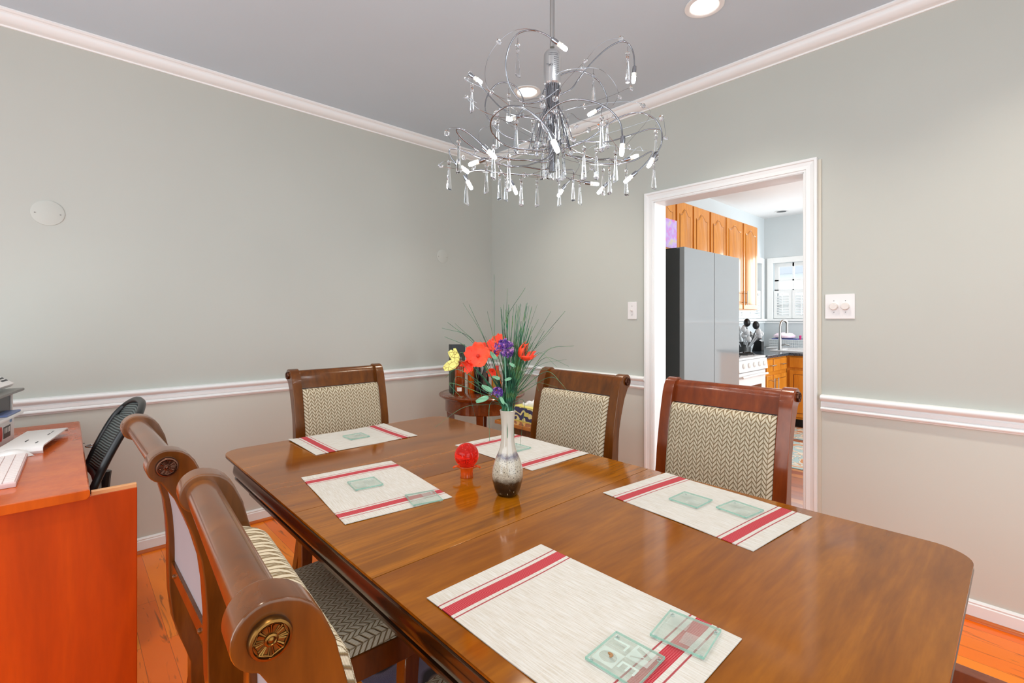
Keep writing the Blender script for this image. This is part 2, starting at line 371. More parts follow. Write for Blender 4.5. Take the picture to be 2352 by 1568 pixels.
def window(name,a0,a1,ax,label):
    d=KY if ax=='F' else KX; out=.12 if ax=='F' else -.12
    root=thing(name,label,'window'); root['kind']='structure'
    mb=MB(); w=.075; i0,i1=(d-.016,d) if ax=='F' else (d,d+.016)
    # interior casing around the opening
    for (p,q,r,s_) in ((a0-w,a0,WZ0-.03,WZ1+w),(a1,a1+w,WZ0-.03,WZ1+w),(a0,a1,WZ1,WZ1+w)):
        if ax=='F': mb.box(p,q,i0,i1,r,s_)
        else: mb.box(i0,i1,p,q,r,s_)
    if ax=='F': mb.box(a0-w,a1+w,d-.05,d,WZ0-.03,WZ0)
    else: mb.box(d,d+.05,a0-w,a1+w,WZ0-.03,WZ0)
    mb.build('window_casing',M['trim'],root,smooth=0,bev=.003,seg=1)
    y0,y1=sorted((d+out*.55,d+out*.85)); mb=MB(); frame_rect(mb,a0,a1,WZ0,WZ1,.05,y0,y1,ax)
    nm=4 if ax=='F' else 2
    for k in range(1,nm):
        p=a0+(a1-a0)*k/nm
        if ax=='F': mb.box(p-.01,p+.01,y0,y1,WZ0,WZ1)
        else: mb.box(y0,y1,p-.01,p+.01,WZ0,WZ1)
    for z in (1.45,1.66,1.80,1.9):
        if z==1.9: continue
        if ax=='F': mb.box(a0,a1,y0,y1,z-.01,z+.01)
        else: mb.box(y0,y1,a0,a1,z-.01,z+.01)
    mb.build('sash',M['trim'],root,smooth=0)
    g=MB(); 
    ym=(y0+y1)/2
    if ax=='F': g.box(a0,a1,ym-.002,ym+.002,WZ0,WZ1)
    else: g.box(ym-.002,ym+.002,a0,a1,WZ0,WZ1)
    g.build('pane',pane_m,root,smooth=0)
    n=4 if ax=='F' else 3; sd=d+.022*(1 if ax=='F' else -1)
    for k in range(n):
        p=a0+(a1-a0)*k/n+.003; shutter(root,p,a0+(a1-a0)*(k+1)/n-.003,WZ0+.005,1.655,sd,ax)
    return root
window('window_1',WX0,WX1,'F','white sash window with half shutters above the kitchen sink')
window('window_2',WL0,WL1,'L','narrow white window at the kitchen corner behind the cabinets')
# moulding strip level with the window sill
struct('trim_6',MB().box(KX,4.9,KY-.02,KY,1.20,1.225).box(KX,KX+.02,3.40,KY,1.20,1.225),M['trim'],smooth=0)
# patterned white splashback
spl=newmat('white embossed splashback',.35,(222,228,232)); t=NT(spl); v=t.coord(); vo=t.n('ShaderNodeTexVoronoi'); t.t.links.new(t.mapv(v,(1,14,14)),vo.inputs['Vector']); vo.inputs['Scale'].default_value=1; t.bump(vo.outputs['Distance'],.8,.02)
struct('wall_splashback',MB().box(KX,KX+.012,1.46,3.42,.87,1.36),spl,smooth=0)
# tree and neighbouring roof outside the sink window
tb=thing('neighbour_house','pale grey neighbouring house seen through the kitchen window','house',(1.5,9.5,0))
MB().box(-3.5,2.5,0,3,0,2.3).build('wall',paint('house siding',(226,230,232),.8),tb,smooth=0)
MB().prism([(-3.9,2.3),(2.9,2.3),(-.5,3.9)],-.2,3.2,'y').build('roof',newmat('grey shingles',.9,(186,190,194)),tb,smooth=0)

# ================================================================= DINING TABLE
TX0,TX1,TY0,TY1,TZ=1.182,3.188,-2.362,-1.368,.760
def rrect(x0,x1,y0,y1,r,n=8):
    out=[]
    for cx,cy,a in ((x1-r,y1-r,0),(x0+r,y1-r,90),(x0+r,y0+r,180),(x1-r,y0+r,270)):
        for i in range(n+1):
            t_=math.radians(a+90*i/n); out.append((cx+r*math.cos(t_),cy+r*math.sin(t_)))
    return out
tab=thing('dining_table','long glossy brown wooden dining table with a centre leaf','table',(0,0,0))
SA,SB=1.972,2.400
def top_piece(name,x0,x1,mat,ends):
    r=.075; pts=[]
    full=rrect(TX0+.001,TX1-.001,TY0+.001,TY1-.001,r,10)
    poly=[]
    for i,p in enumerate(full):   # clip to [x0,x1]
        q=full[(i+1)%len(full)]
        ins=x0<=p[0]<=x1
        if ins: poly.append(p)
        for xc in (x0,x1):
            if (p[0]-xc)*(q[0]-xc)<0:
                u=(xc-p[0])/(q[0]-p[0]); poly.append((xc,p[1]+u*(q[1]-p[1])))
    # order of intersections for edges crossing both cuts
    cx=(x0+x1)/2; cy=(TY0+TY1)/2
    poly=[p for i,p in enumerate(poly)]; poly.sort(key=lambda p: math.atan2(p[1]-cy,p[0]-cx))
    MB().prism(poly,.7538,TZ,'z').build(name,mat,tab,smooth=30,bev=.0012,seg=2)
top_piece('table_top',TX0,SA-.0007,M['table'],0); top_piece('table_leaf',SA+.0007,SB-.0007,M['leaf'],0); top_piece('table_top',SB+.0007,TX1,M['table'],0)
prof=[(.006,.7535),(.0012,.7530),(0,.7505),(.002,.747),(.010,.742),(.019,.735),(.025,.726),(.027,.715),(.025,.703),(.0235,.692),(.026,.682),(.033,.674),(.036,.671),(.030,.669),(.030,.664),(.036,.661),(.060,.661)]
def ring_loft(prof,r=.08,x0=TX0,x1=TX1,y0=TY0,y1=TY1):
    mb=MB(); vs=[]; fs=[]; n=None
    for (ins,z) in prof:
        ps=rrect(x0+ins,x1-ins,y0+ins,y1-ins,max(.012,r-ins),10); n=len(ps); vs+=[(p[0],p[1],z) for p in ps]
    for i in range(len(prof)-1):
        for k in range(n): fs.append((i*n+k,i*n+(k+1)%n,(i+1)*n+(k+1)%n,(i+1)*n+k))
    return mb.add(vs,fs)
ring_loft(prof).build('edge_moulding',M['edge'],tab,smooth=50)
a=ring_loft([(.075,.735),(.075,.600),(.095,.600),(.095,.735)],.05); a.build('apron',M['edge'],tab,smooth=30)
def sabre(name,x,y,dx,dy,parent,mat,top=.68,w=.046,h=0):
    g=MB(); n=10
    for (sx,sy) in ((0,0),):
        pts=[]
        for i in range(n+1):
            z=top*(1-i/n)+h; k=i/n; off=-.035*math.sin(k*PI*.9)+.03*k*k
            pts.append((x+dx*off,y+dy*off,z,w*(1-.25*k)))
        vs=[];fs=[]
        for (px,py,z,ww) in pts: vs+=[(px-ww/2,py-ww/2,z),(px+ww/2,py-ww/2,z),(px+ww/2,py+ww/2,z),(px-ww/2,py+ww/2,z)]
        for i in range(n):
            for k in range(4): fs.append((i*4+k,i*4+(k+1)%4,i*4+4+(k+1)%4,i*4+4+k))
        fs+= [(0,3,2,1),(n*4,n*4+1,n*4+2,n*4+3)]
        g.add(vs,fs)
    return g.build(name,mat,parent,smooth=40,bev=.003,seg=1)
for sx in (0,1):
    for sy in (0,1):
        sabre('leg',(TX0+.21,TX1-.21)[sx],(TY0+.20,TY1-.20)[sy],(-1,1)[sx],(-1,1)[sy],tab,M['chair'],top=.72,h=.0042 if (sx and sy) else 0)

# ================================================================= DINING CHAIRS
def prof_post():
    # (z, back y, front y) relative to the scroll axis, chair faces +y
    return [(0,.035,.078),(.05,.052,.098),(.12,.080,.130),(.20,.106,.158),(.262,.116,.172),(.322,.116,.178),(.36,.105,.176),(.41,.088,.168),(.455,.076,.158),(.53,.068,.142),(.60,.066,.126),(.66,.066,.114),(.73,.062,.106),(.78,.056,.097),(.835,.042,.087),(.875,.028,.078),(.908,.016,.070),(.935,.004,.063),(.952,-.004,.059)]
YB=-.30; ZS=.980; RS=.031
def post_poly():
    P_=prof_post(); back=[(YB+b,z) for z,b,f in P_]; front=[(YB+f,z) for z,b,f in P_]
    # scroll: from front top round to the back of the neck
    arc_=[(YB+RS*math.cos(math.radians(a)),ZS+RS*math.sin(math.radians(a))) for a in range(78,263,11)]
    blend=[(YB+.015,1.0085),(YB+.026,1.0040),(YB+.037,.9955),(YB+.046,.983),(YB+.053,.967)]
    return back[:-2]+[back[-2]][:0]+list(reversed(arc_))[0:0]+[], back, front, arc_, blend
def make_post(x0,x1,parent,mat):
    _,back,front,arc_,blend=post_poly()
    poly=back[:-2]+list(reversed(arc_))+blend+list(reversed(front))
    # near the neck the scroll bulb overhangs the back edge
    o=MB().prism(poly,x0,x1,'x').build('back_post',mat,parent,smooth=30,bev=.0035,seg=2); return o
def rosette(x,sgn,parent,mat):
    mb=MB(); R=.0185
    pr=[(.0001,0),(R*.98,0),(R*1.0,.004),(R*.93,.0075),(R*.82,.008),(R*.78,.0058)]
    mb.lathe([(r,sgn*h) for r,h in pr[1:]]+[(.0001,sgn*.0055)],32,(x,YB,ZS),'x')
    ro=mb.build('rosette',mat,parent,smooth=35)
    pt=MB()
    for k in range(8):                      # eight fans of three ribs
        for j in (-1,0,1):
            a=2*PI*k/8+j*.17; r0,r1=.0062,(.0135 if j==0 else .0125)
            pt.tube([(x+sgn*.0058,YB+r0*math.cos(a),ZS+r0*math.sin(a)),(x+sgn*.0062,YB+r1*math.cos(a),ZS+r1*math.sin(a))],.0007,5,.0011)
        pts=[]
        for j in range(5):
            a=2*PI*(k+j/4)/8; r_=.0143-.0016*math.sin(PI*j/4); pts.append((x+sgn*.0062,YB+r_*math.cos(a),ZS+r_*math.sin(a)))
        pt.tube(pts,.0007,5)
    pt.lathe([(.0055,sgn*.005),(.0055,sgn*.0075),(.004,sgn*.0082),(.003,sgn*.0070),(.0022,sgn*.0078),(.0001,sgn*.0082)],20,(x,YB,ZS),'x')
    pt.build('petal_relief',mat,ro,smooth=40)
def front_y(z):   # centre line of the post at height z
    P_=prof_post()
    for (z0,b0,f0),(z1,b1,f1) in zip(P_,P_[1:]):
        if z0<=z<=z1:
            k=(z-z0)/(z1-z0); return YB+b0+(b1-b0)*k, YB+f0+(f1-f0)*k
    return YB+P_[-1][1],YB+P_[-1][2]
HW=.245; PW=.045
def make_chair(mat,ros):
    root=bpy.data.objects.new('dining_chair',None); C.objects.link(root)
    for s_ in (-1,1):
        a,b=sorted((s_*HW,s_*(HW-PW))); make_post(a,b,root,mat); rosette(s_*HW,s_,root,ros)
    inn=HW-PW+.001
    # top rail: roll plus curved board running down its front
    r_=.0215; rp=[(YB+r_*math.cos(math.radians(a)),ZS+.001+r_*math.sin(math.radians(a))) for a in range(40,300,10)]
    fr=[(YB+.0215,.990),(YB+.029,.972),(YB+.036,.945),(YB+.046,.916)]
    bk=[(YB+.030,.914),(YB+.022,.935),(YB+.014,.955)]
    MB().prism(rp+list(reversed(bk))+list(reversed(fr)),-inn,inn,'x').build('top_rail',mat,root,smooth=40)
    # lower rail of the back
    b0,f0=front_y(.60)
    MB().box(-inn,inn,b0+.006,f0-.012,.575,.612).build('back_rail',mat,root,bev=.003)
    for s_ in (-1,1):
        MB().lathe([(.006,0),(.006,-.002),(.004,-.005),(.0001,-.006)],12,(s_*.15,b0+.006,.592),'y').build('screw_cap',mat,root)
    # upholstered back: bulging front, flat pale rear
    tz=[0,.002,.006,.012,.020]+[.03+(.302-.06)*k/9 for k in range(10)]+[.282,.290,.296,.300,.302]
    tx=[0,.002,.006,.012,.020]+[.03+(2*inn-.06)*k/9 for k in range(10)]+[2*inn-.020,2*inn-.012,2*inn-.006,2*inn-.002,2*inn]
    g=[];uv=[]
    rnd=lambda d:(1-(1-min(1,d/.022))**2)**.5
    for a_ in tz:
        z=.612+a_; b,f=front_y(z); row=[];ur=[]
        for c_ in tx:
            x=-inn+c_; e=rnd(min(a_,.302-a_))*rnd(min(c_,2*inn-c_))
            bul=.034*e+.006*math.sin(PI*a_/.302)*math.sin(PI*c_/(2*inn))
            row.append((x,f-.014+bul,z)); ur.append((x,z))
        g.append(row); uv.append(ur)
    MB().sheet(g,uv=uv).build('back_cushion',M['fabric'],root,smooth=60)
    g=[[(x,front_y(z)[0]+.014,z) for x in (-inn,0,inn)] for z in [.612+(.914-.612)*i/10 for i in range(11)]]
    MB().sheet(g).build('back_lining',M['lining'],root,smooth=60)
    # seat: frame and cushion, wider at the front
    def tr(y,z,hwb,hwf,y0,y1): return hwb+(hwf-hwb)*(y-y0)/(y1-y0)
    y0,y1=-.165,.265; wb,wf=.232,.262
    fp=[(-wb,y0),(wb,y0),(wf,y1),(-wf,y1)]
    MB().prism(fp,.372,.438,'z').build('seat_frame',mat,root,bev=.004)
    N,K=18,18; g=[];uv=[]
    for i in range(N+1):
        k=i/N; y=y0-.012+(y1-y0+.018)*k; h=wb+(wf-wb)*k-.003; row=[];ur=[]
        for j in range(K+1):
            x=-h+2*h*j/K; e=min(min(i,N-i)/1.6,min(j,K-j)/1.6,1); z=.436+.036*math.sqrt(max(0,e))+.008*math.sin(PI*k)*math.sin(PI*j/K)
            row.append((x,y,z)); ur.append((x,y))
        g.append(row); uv.append(ur)
    MB().sheet(g,uv=uv).build('seat_cushion',M['fabric'],root,smooth=60)
    for s_ in (-1,1):
        lg=MB(); n=10; vs=[];fs=[]
        for i in range(n+1):
            k=i/n; z=.372*(1-k); yc=.235+.045*k*k-.012*math.sin(PI*k); w=.046-.012*k; xc=s_*(wf-.030)
            vs+=[(xc-w/2,yc-w/2,z),(xc+w/2,yc-w/2,z),(xc+w/2,yc+w/2,z),(xc-w/2,yc+w/2,z)]
        for i in range(n):
            for k in range(4): fs.append((i*4+k,i*4+(k+1)%4,i*4+4+(k+1)%4,i*4+4+k))
        fs+=[(0,3,2,1),(n*4,n*4+1,n*4+2,n*4+3)]
        lg.add(vs,fs).build('front_leg',mat,root,smooth=40,bev=.003,seg=1)
    return root
RUGZ=.004
GRP='herringbone dining chairs around the table'
ch=make_chair(M['chair'],M['brass']); ch.rotation_euler=(0,0,math.radians(-3.7)); ch.location=(2.577,-2.346,0)
tag(ch,'nearest dining chair seen from behind, with a gold-toned rosette on its scroll','chair',GRP)
c2=copy_tree(ch); c2.location=(1.899,-2.355,0); c2.rotation_euler=(0,0,.012); tag(c2,'dining chair seen from behind, second from the camera, next to the office chair and desk','chair',GRP)
c3=copy_tree(ch); c3.location=(1.075,-1.742,0); c3.rotation_euler=(0,0,-PI/2); tag(c3,'dining chair at the far end of the table with its back to the left wall','chair',GRP)
c4=copy_tree(ch); c4.location=(1.817,-1.283,RUGZ+.0002); c4.rotation_euler=(0,0,PI); tag(c4,'dining chair in front of the tissue box, left of the doorway','chair',GRP)
c5=make_chair(M['chair_red'],M['bronze']); c5.location=(2.466,-1.203,RUGZ+.0002); c5.rotation_euler=(0,0,PI); tag(c5,'reddish dining chair standing in front of the kitchen doorway','chair',GRP)
for c in (c2,c3,c4):
    for p in c.children:
        if p.name.startswith('rosette'):
            for q in [p]+list(p.children): q.data=q.data.copy(); q.data.materials[0]=M['bronze']

# wooden frame glimpsed beyond the right end of the table
bn=thing('wooden_bench','dark red-brown wooden bench frame at the bottom right beyond the table','bench',(3.55,-1.46,0))
for y in (.15,-.15):
    MB().box(-.42,.42,y-.016,y+.016,.415,.470).build('seat_rail',M['chair_red'],bn,bev=.003)
for x in (-.30,0,.30): MB().box(x-.03,x+.03,-.135,.135,.42,.45).build('cross_slat',M['chair_red'],bn,bev=.003)
for x in (-.19,.36):
    for y in (.15,-.15): MB().box(x-.018,x+.018,y-.015,y+.015,.0,.416).build('leg',M['chair_red'],bn,bev=.003)

# ================================================================= PLACEMATS AND COASTERS
def placemat(cx,cy,ang,label,curl=0,seed=0):
    random.seed(seed); N,K=20,12; g=[];L,Wd=.429,.297
    top=[];
    for i in range(N+1):
        row=[]
        for j in range(K+1):
            x=-L/2+L*i/N; y=-Wd/2+Wd*j/K
            z=.0022+.0008*math.sin(x*22+seed)*math.sin(y*19+seed*2)
            if curl: z+=curl*max(0,(abs(x)-.17)/.045)**2*.004*max(0,y/Wd+.5)
            row.append((x,y,z))
        top.append(row)
    mb=MB(); mb.sheet(top); 
    bot=[[(p[0],p[1],p[2]-.0016) for p in r] for r in top]; mb.sheet(bot)
    e=[]
    ring=[(0,j) for j in range(K+1)]+[(i,K) for i in range(1,N+1)]+[(N,j) for j in range(K-1,-1,-1)]+[(i,0) for i in range(N-1,0,-1)]
    vs=[top[i][j] for i,j in ring]+[bot[i][j] for i,j in ring]; n=len(ring)
    mb.add(vs,[(k,(k+1)%n,n+(k+1)%n,n+k) for k in range(n)])
    o=mb.build('placemat',M['mat'],None,smooth=50); o.location=(cx,cy,TZ+.0004); o.rotation_euler=(0,0,math.radians(ang))
    return tag(o,label,'placemat','red-striped placemats on the table')
placemat(1.338,-1.906,90,'white red-striped placemat at the far end of the table before the end chair',1,1)
placemat(1.936,-2.126,-6.2,'white placemat with red stripes to the left of the red glass globe',0,2)
placemat(1.940,-1.521,-.5,'white placemat with red stripes behind the vase',0,3)
placemat(2.663,-1.542,-6.3,'white placemat with red stripes in front of the reddish chair by the doorway',0,4)
placemat(2.743,-2.172,.2,'large nearest white placemat with red stripes at the bottom of the photo',0,5)
def coaster(cx,cy,ang,label,letters=None,lines=True):
    root=thing('glass_coaster',label,'coaster',(cx,cy,TZ+.0032),math.radians(ang),'square glass coasters on the placemats')
    MB().box(-.041,.041,-.041,.041,.0022,.0062).build('glass_plate',M['glass_edge'],root,bev=.0006,seg=1)
    mb=MB()
    for a,b,c_,d in ((-.0412,.0412,-.0413,-.0405),(-.0412,.0412,.0405,.0413),(-.0413,-.0405,-.0405,.0405),(.0405,.0413,-.0405,.0405)): mb.box(a,b,c_,d,.0022,.0060)
    mb.build('polished_edge',M['gedge'],root,smooth=0)
    for x in (-.035,.035):
        for y in (-.035,.035): MB().lathe([(.003,0),(.0034,.001),(.003,.0022)],12,(x,y,0)).build('foot',M['crystal'],root)
    fz=.00632
    if letters:
        # the lettering is etched from the other face, so it reads mirrored: letter right = -y, letter up = -x
        def inO(lx,ly): return (lx/.0115)**2+(ly/.0135)**2<1
        def inV(lx,ly):
            k=(ly+.013)/.026
            return 0<=k<=1 and (abs(lx+.0115*k)<.0042 or abs(lx-.0115*k)<.0016)
        for (qx,qy,hole,zz) in ((-.0175,-.0175,inO,0),(.0175,.0175,inV,0)):
            q=MB(); n=56; w=.0345/n
            for i in range(n):
                j0=None
                for j in range(n+1):
                    solid=j<n and not hole(-(-.01725+(j+.5)*w),-(-.01725+(i+.5)*w))
                    if solid and j0 is None: j0=j
                    if not solid and j0 is not None:
                        x0=qx-.01725+i*w; y0=qy-.01725+j0*w; y1=qy-.01725+j*w
                        q.add([(x0,y0,fz),(x0+w,y0,fz),(x0+w,y1,fz),(x0,y1,fz)],[(0,1,2,3)]); j0=None
            q.build('frosted_panel',M['frost'],root,smooth=0)
        LM=Matrix(((0,-1,0,0),(-1,0,0,0),(0,0,1,0),(0,0,0,1)))
        for s_,x,y in (('L',-.0175,.0175),('E',.0175,-.0175)):
            text('lettering',s_,.040,M['frost'],root,Matrix.Translation((x,y,fz+.0002))@LM,.00004)
    else:
        q=MB(); q.box(-.032,.0,.0,.032,fz,fz+.0001); q.box(.001,.032,-.032,-.001,fz,fz+.0001); q.build('frosted_panel',M['frost2'],root,smooth=0)
    return root
coaster(1.340,-1.898,0,'glass coaster on the placemat in front of the far end chair')
coaster(1.908,-2.135,-8,'glass coaster in the middle of the placemat left of the red globe')
coaster(2.126,-2.070,-15,'glass coaster over the red stripe, beside the red globe')
coaster(2.635,-1.545,-2.6,'left glass coaster of the pair on the placemat by the doorway')
coaster(2.753,-1.513,-8.7,'right glass coaster of the pair on the placemat by the doorway')
coaster(1.927,-1.530,0,'glass coaster on the placemat behind the vase')
cl=coaster(2.861,-2.198,2,'glass coaster with frosted letters at the bottom edge of the photo',letters=True)
coaster(2.894,-2.080,7,'glass coaster over the red stripe at the right of the nearest placemat')
lf=MB(); lf.ball((-.016,-.013,.0085),.0035,8,6,(1.4,.7,.6)); lf.ball((-.013,-.016,.009),.003,8,6,(.7,1.3,.6)); lf.build('dried_petal',newmat('brown petal',.7,(150,110,70)),None)
o=bpy.data.objects['dried_petal']; o.location=(2.861,-2.198,TZ+.0024); tag(o,'tiny brown dried petal lying on the lettered glass coaster','petal')

# ================================================================= VASE AND GLOBE
VX,VY=2.252,-1.871
vm=newmat('glazed ceramic',.12,(200,195,185),0,.5); t=NT(vm); co=t.coord(); s=t.sep(co); z=s[2]
nz=t.math('ADD',z,t.math('MULTIPLY',t.math('SUBTRACT',t.noise(co,60,3),.5),.02))
basec=t.ramp(t.math('MULTIPLY',nz,4.0),[(.10,(24,16,14)),(.17,(48,34,22)),(.24,(176,168,150)),(.40,(190,184,168)),(.46,(108,104,116)),(.50,(184,178,166)),(.9,(190,184,172))])
vo=t.n('ShaderNodeTexVoronoi'); t.t.links.new(co,vo.inputs['Vector']); vo.inputs['Scale'].default_value=120
vo2=t.n('ShaderNodeTexVoronoi'); t.t.links.new(co,vo2.inputs['Vector']); vo2.inputs['Scale'].default_value=420
sp=t.ramp(vo.outputs['Distance'],[(.12,(1,1,1,1)),(.22,(0,0,0,1))]); sp2=t.ramp(vo2.outputs['Distance'],[(.25,(1,1,1,1)),(.40,(0,0,0,1))])
msk=t.ramp(t.math('MULTIPLY',z,4.0),[(.12,(0,0,0,1)),(.2,(1,1,1,1)),(.44,(1,1,1,1)),(.50,(0,0,0,1))])
c=t.mix(t.math('MULTIPLY',msk,t.math('MULTIPLY',sp2,.85)),basec,lin((92,78,58))); c=t.mix(t.math('MULTIPLY',msk,t.math('MULTIPLY',sp,.9)),c,lin((30,24,22)))
t.col(c)
vp=[(.020,0),(.026,.002),(.031,.010),(.036,.025),(.0405,.042),(.0425,.060),(.042,.075),(.0385,.092),(.033,.107),(.027,.120),(.0225,.133),(.0195,.150),(.0180,.170),(.0178,.190),(.0188,.210),(.0205,.228),(.0222,.238),(.0228,.2395),(.0215,.2405),(.0195,.236),(.0165,.20),(.016,.16),(.02,.12),(.02,.03)]
va=MB().lathe(vp,48,sq=lambda i: max(2.0,3.4-i*.2)).build('vase',vm,None,smooth=60); va.location=(VX,VY,TZ+.0002)
va.rotation_euler=(0,0,.35); tag(va,'tall slim ceramic vase, cream neck and speckled brown-black body, standing on the table','vase')
gl=thing('glass_globe','small red bubbled glass globe on an orange glass foot, left of the vase','ornament',(2.053,-1.864,TZ),YAW)
MB().ball((0,0,.069),.0385,32,20).build('globe',M['red_glass'],gl,smooth=80)
bub=MB(); random.seed(4)
for i in range(46):
    a=random.uniform(0,2*PI); b=random.uniform(-1.3,1.3); r=random.uniform(.018,.035); bub.ball((r*math.cos(a)*math.cos(b),r*math.sin(a)*math.cos(b),.069+r*math.sin(b)),random.uniform(.0007,.0014),6,4)
bb=bub.build('air_bubble',newmat('bubble silver',.1,(255,235,235)),gl); bb['kind']='stuff'
MB().lathe([(.0205,0),(.0215,.002),(.020,.006),(.0195,.018),(.021,.026),(.025,.034),(.024,.036)],28).build('foot',M['orange_glass'],gl,smooth=50)
for s_ in (-1,1):
    MB().tube(spline([(s_*.018,0,.030),(s_*.030,0,.034),(s_*.038,0,.033),(s_*.043,0,.029)],5),.0045,8,.0025).build('side_wing',M['orange_glass'],gl)

# ================================================================= BOUQUET  (things standing in the vase)
R=Vector((math.cos(YAW),math.sin(YAW),0)); D=Vector((-math.sin(YAW),math.cos(YAW),0))
def vp3(lat,z,dep=0): return Vector((VX,VY,0))+R*lat+D*dep+Vector((0,0,z))
def pxv(u,v,dep=0): return vp3((u-1166)*.00124,1.26-(v-732)*.00124,dep)
gm=newmat('grass green',.5,(40,104,72)); t=NT(gm); ob=t.n('ShaderNodeObjectInfo'); t.col(t.ramp(t.noise(t.coord('Object'),30,2),[(.35,(22,58,44)),(.5,(44,110,78)),(.68,(96,128,70))]))
gm2=newmat('pale green',.5,(120,176,150))
def blade(mb,pts,w=.0022):
    ps=spline(pts,6); n=len(ps)
    mb.tube(ps,w*.55,4,w*.18)
random.seed(11)
base0=lambda: Vector((VX+random.uniform(-.012,.012),VY+random.uniform(-.012,.012),TZ+.10))
neck=lambda: Vector((VX+random.uniform(-.013,.013),VY+random.uniform(-.013,.013),TZ+.245))
gr=thing('ornamental_grass','tall spray of artificial green grass blades rising from the vase','plant',(0,0,0))
def addblade(tip,mid=None,w=.0022,mat=gm,name='grass_blade'):
    b=neck(); mb=MB(); b0=Vector((b.x*.6+VX*.4,b.y*.6+VY*.4,TZ+.12))
    if mid is None: mid=b.lerp(tip,.5)+Vector((0,0,.02))
    m1=b.lerp(mid,.5)+Vector((0,0,.01))
    blade(mb,[b0,b,m1,mid,tip],w); return mb.build(name,mat,gr,smooth=60)
# long individual blades (tips and bends)
spec=[((1135,630),(1137,780)),((1165,662),(1162,790)),((1207,660),(1160,740)),((1293,715),(1225,800)),((1325,797),(1262,805)),((1297,822),(1240,835)),((1067,697),(1110,770)),
 ((1029,740),(1090,790)),((1015,753),(1080,775)),((1013,775),(1070,800)),((1002,977),(1062,935)),((1088,962),(1076,880)),((1213,693),(1190,790)),((1217,700),(1195,800)),((1180,705),(1172,800)),((1196,700),(1186,800)),
 ((1262,715),(1215,800)),((1275,752),(1225,810)),((1080,700),(1120,790)),((1050,742),(1108,800)),((1240,733),(1205,800)),((1303,838),(1250,820)),((1290,880),(1255,850)),((1310,905),(1270,868)),((1275,838),(1235,808)),
 ((1120,715),(1140,800)),((1150,705),(1156,800)),((1033,840),(1060,812)),((1020,870),(1050,850)),((1195,1035),(1205,930)),((1127,1000),(1126,925)),((1108,905),(1095,850)),((1045,905),(1052,862)),((1060,915),(1032,880)),
 ((1240,905),(1222,860)),((1255,848),(1228,840)),((1220,760),(1200,820)),((1165,715),(1160,800)),((1232,700),(1205,780)),((1252,760),(1220,815))]
for (tp,md) in spec:
    d=random.uniform(-.07,.07)
    addblade(pxv(tp[0],tp[1],d),pxv(md[0],md[1],d*.6),random.uniform(.0016,.003))
sh=MB()
for i in range(60):     # dense upright bundle
    b=neck(); tip=pxv(random.uniform(1150,1225),random.uniform(695,800),random.uniform(-.03,.03)); mid=b.lerp(tip,.5)+Vector((random.uniform(-.008,.008),random.uniform(-.008,.008),0))
    blade(sh,[b-Vector((0,0,.08)),b,mid,tip],random.uniform(.0022,.004))
for i in range(26):     # short fine blades spreading
    b=neck(); a=random.uniform(0,2*PI); r=random.uniform(.05,.16); tip=b+Vector((r*math.cos(a),r*math.sin(a),random.uniform(.05,.24))); mid=b.lerp(tip,.5)+Vector((0,0,.04))
    blade(sh,[b-Vector((0,0,.08)),b,mid,tip],random.uniform(.0012,.002))
s_=sh.build('blade_bundle',gm,gr,smooth=60); s_['kind']='stuff'
red=newmat('red silk petals',.55,(236,54,24)); t=NT(red); t.col(t.mix(t.noise(t.coord('Object'),25,2),lin((242,36,18)),lin((240,84,36))))
pur=newmat('purple florets',.6,(96,56,150)); t=NT(pur); t.col(t.ramp(t.noise(t.coord('Object'),90,2),[(.4,(70,34,128)),(.52,(120,76,170)),(.66,(206,150,196))]))
def petal(mb,c,nrm,up,L,Wd,cup):
    nrm=nrm.normalized(); up=(up-nrm*up.dot(nrm)).normalized(); sd=nrm.cross(up); g=[]
    for i in range(7):
        k=i/6; w=Wd*math.sin(PI*min(1,.12+k*.80))**.7; row=[]
        for j in range(7):
            q=(j/3-1); row.append(c+up*L*k+sd*w*.5*q+nrm*(cup*(k*k)+cup*.45*q*q*k+.0016*math.sin(k*9+q*5)))
        g.append(row)
    mb.sheet(g)
def flower(name,label,u,v,r,dep,nrm,n=5,bend=(0,0),cup=.35,grp=None):
    c=pxv(u,v,dep); root=thing(name,label,'flower',(0,0,0),0,grp)
    nv=(R*nrm[0]+D*nrm[1]+Vector((0,0,nrm[2]))).normalized()
    for k in range(n):
        a=2*PI*k/n+.3; e1=nv.orthogonal().normalized(); e2=nv.cross(e1); up=e1*math.cos(a)+e2*math.sin(a)
        mb=MB(); petal(mb,c,nv,up,r,r*1.15,r*cup); o=mb.build('petal',red,root,smooth=80)
        md=o.modifiers.new('thick','SOLIDIFY'); md.thickness=.0006
    MB().ball(c+nv*.004,r*.14,8,6).build('flower_centre',newmat('dark flower centre',.7,(176,40,20)),root)
    b=neck(); MB().tube(spline([b-Vector((0,0,.10)),b,b.lerp(c,.55)+Vector((0,0,.01))+R*bend[0],c-nv*.003],6),.0016,6).build('stem',gm,root)
    return root
flower('artificial_poppy','large open red poppy facing the camera on the left side of the bouquet',1101,815,.036,-.045,(-.2,-1,.35),5)
flower('artificial_poppy','red poppy just behind the large open one, left of the purple allium',1127,806,.030,-.02,(.1,-.8,.6),5)
flower('artificial_poppy','partly hidden red poppy above the purple allium',1146,786,.022,.03,(-.1,-.8,.5),5)
flower('artificial_poppy','red poppy bud on the right side of the bouquet',1196,818,.028,-.02,(.7,-.4,.6),4,cup=.9)
flower('artificial_poppy','small red blossom drooping at the lower left of the large poppy',1083,832,.020,-.05,(-.5,-.8,-.4),4,cup=.7)
flower('artificial_poppy','little red blossom half hidden among the stems beneath the allium',1132,850,.014,-.02,(-.2,-.8,-.3),4,cup=.7)
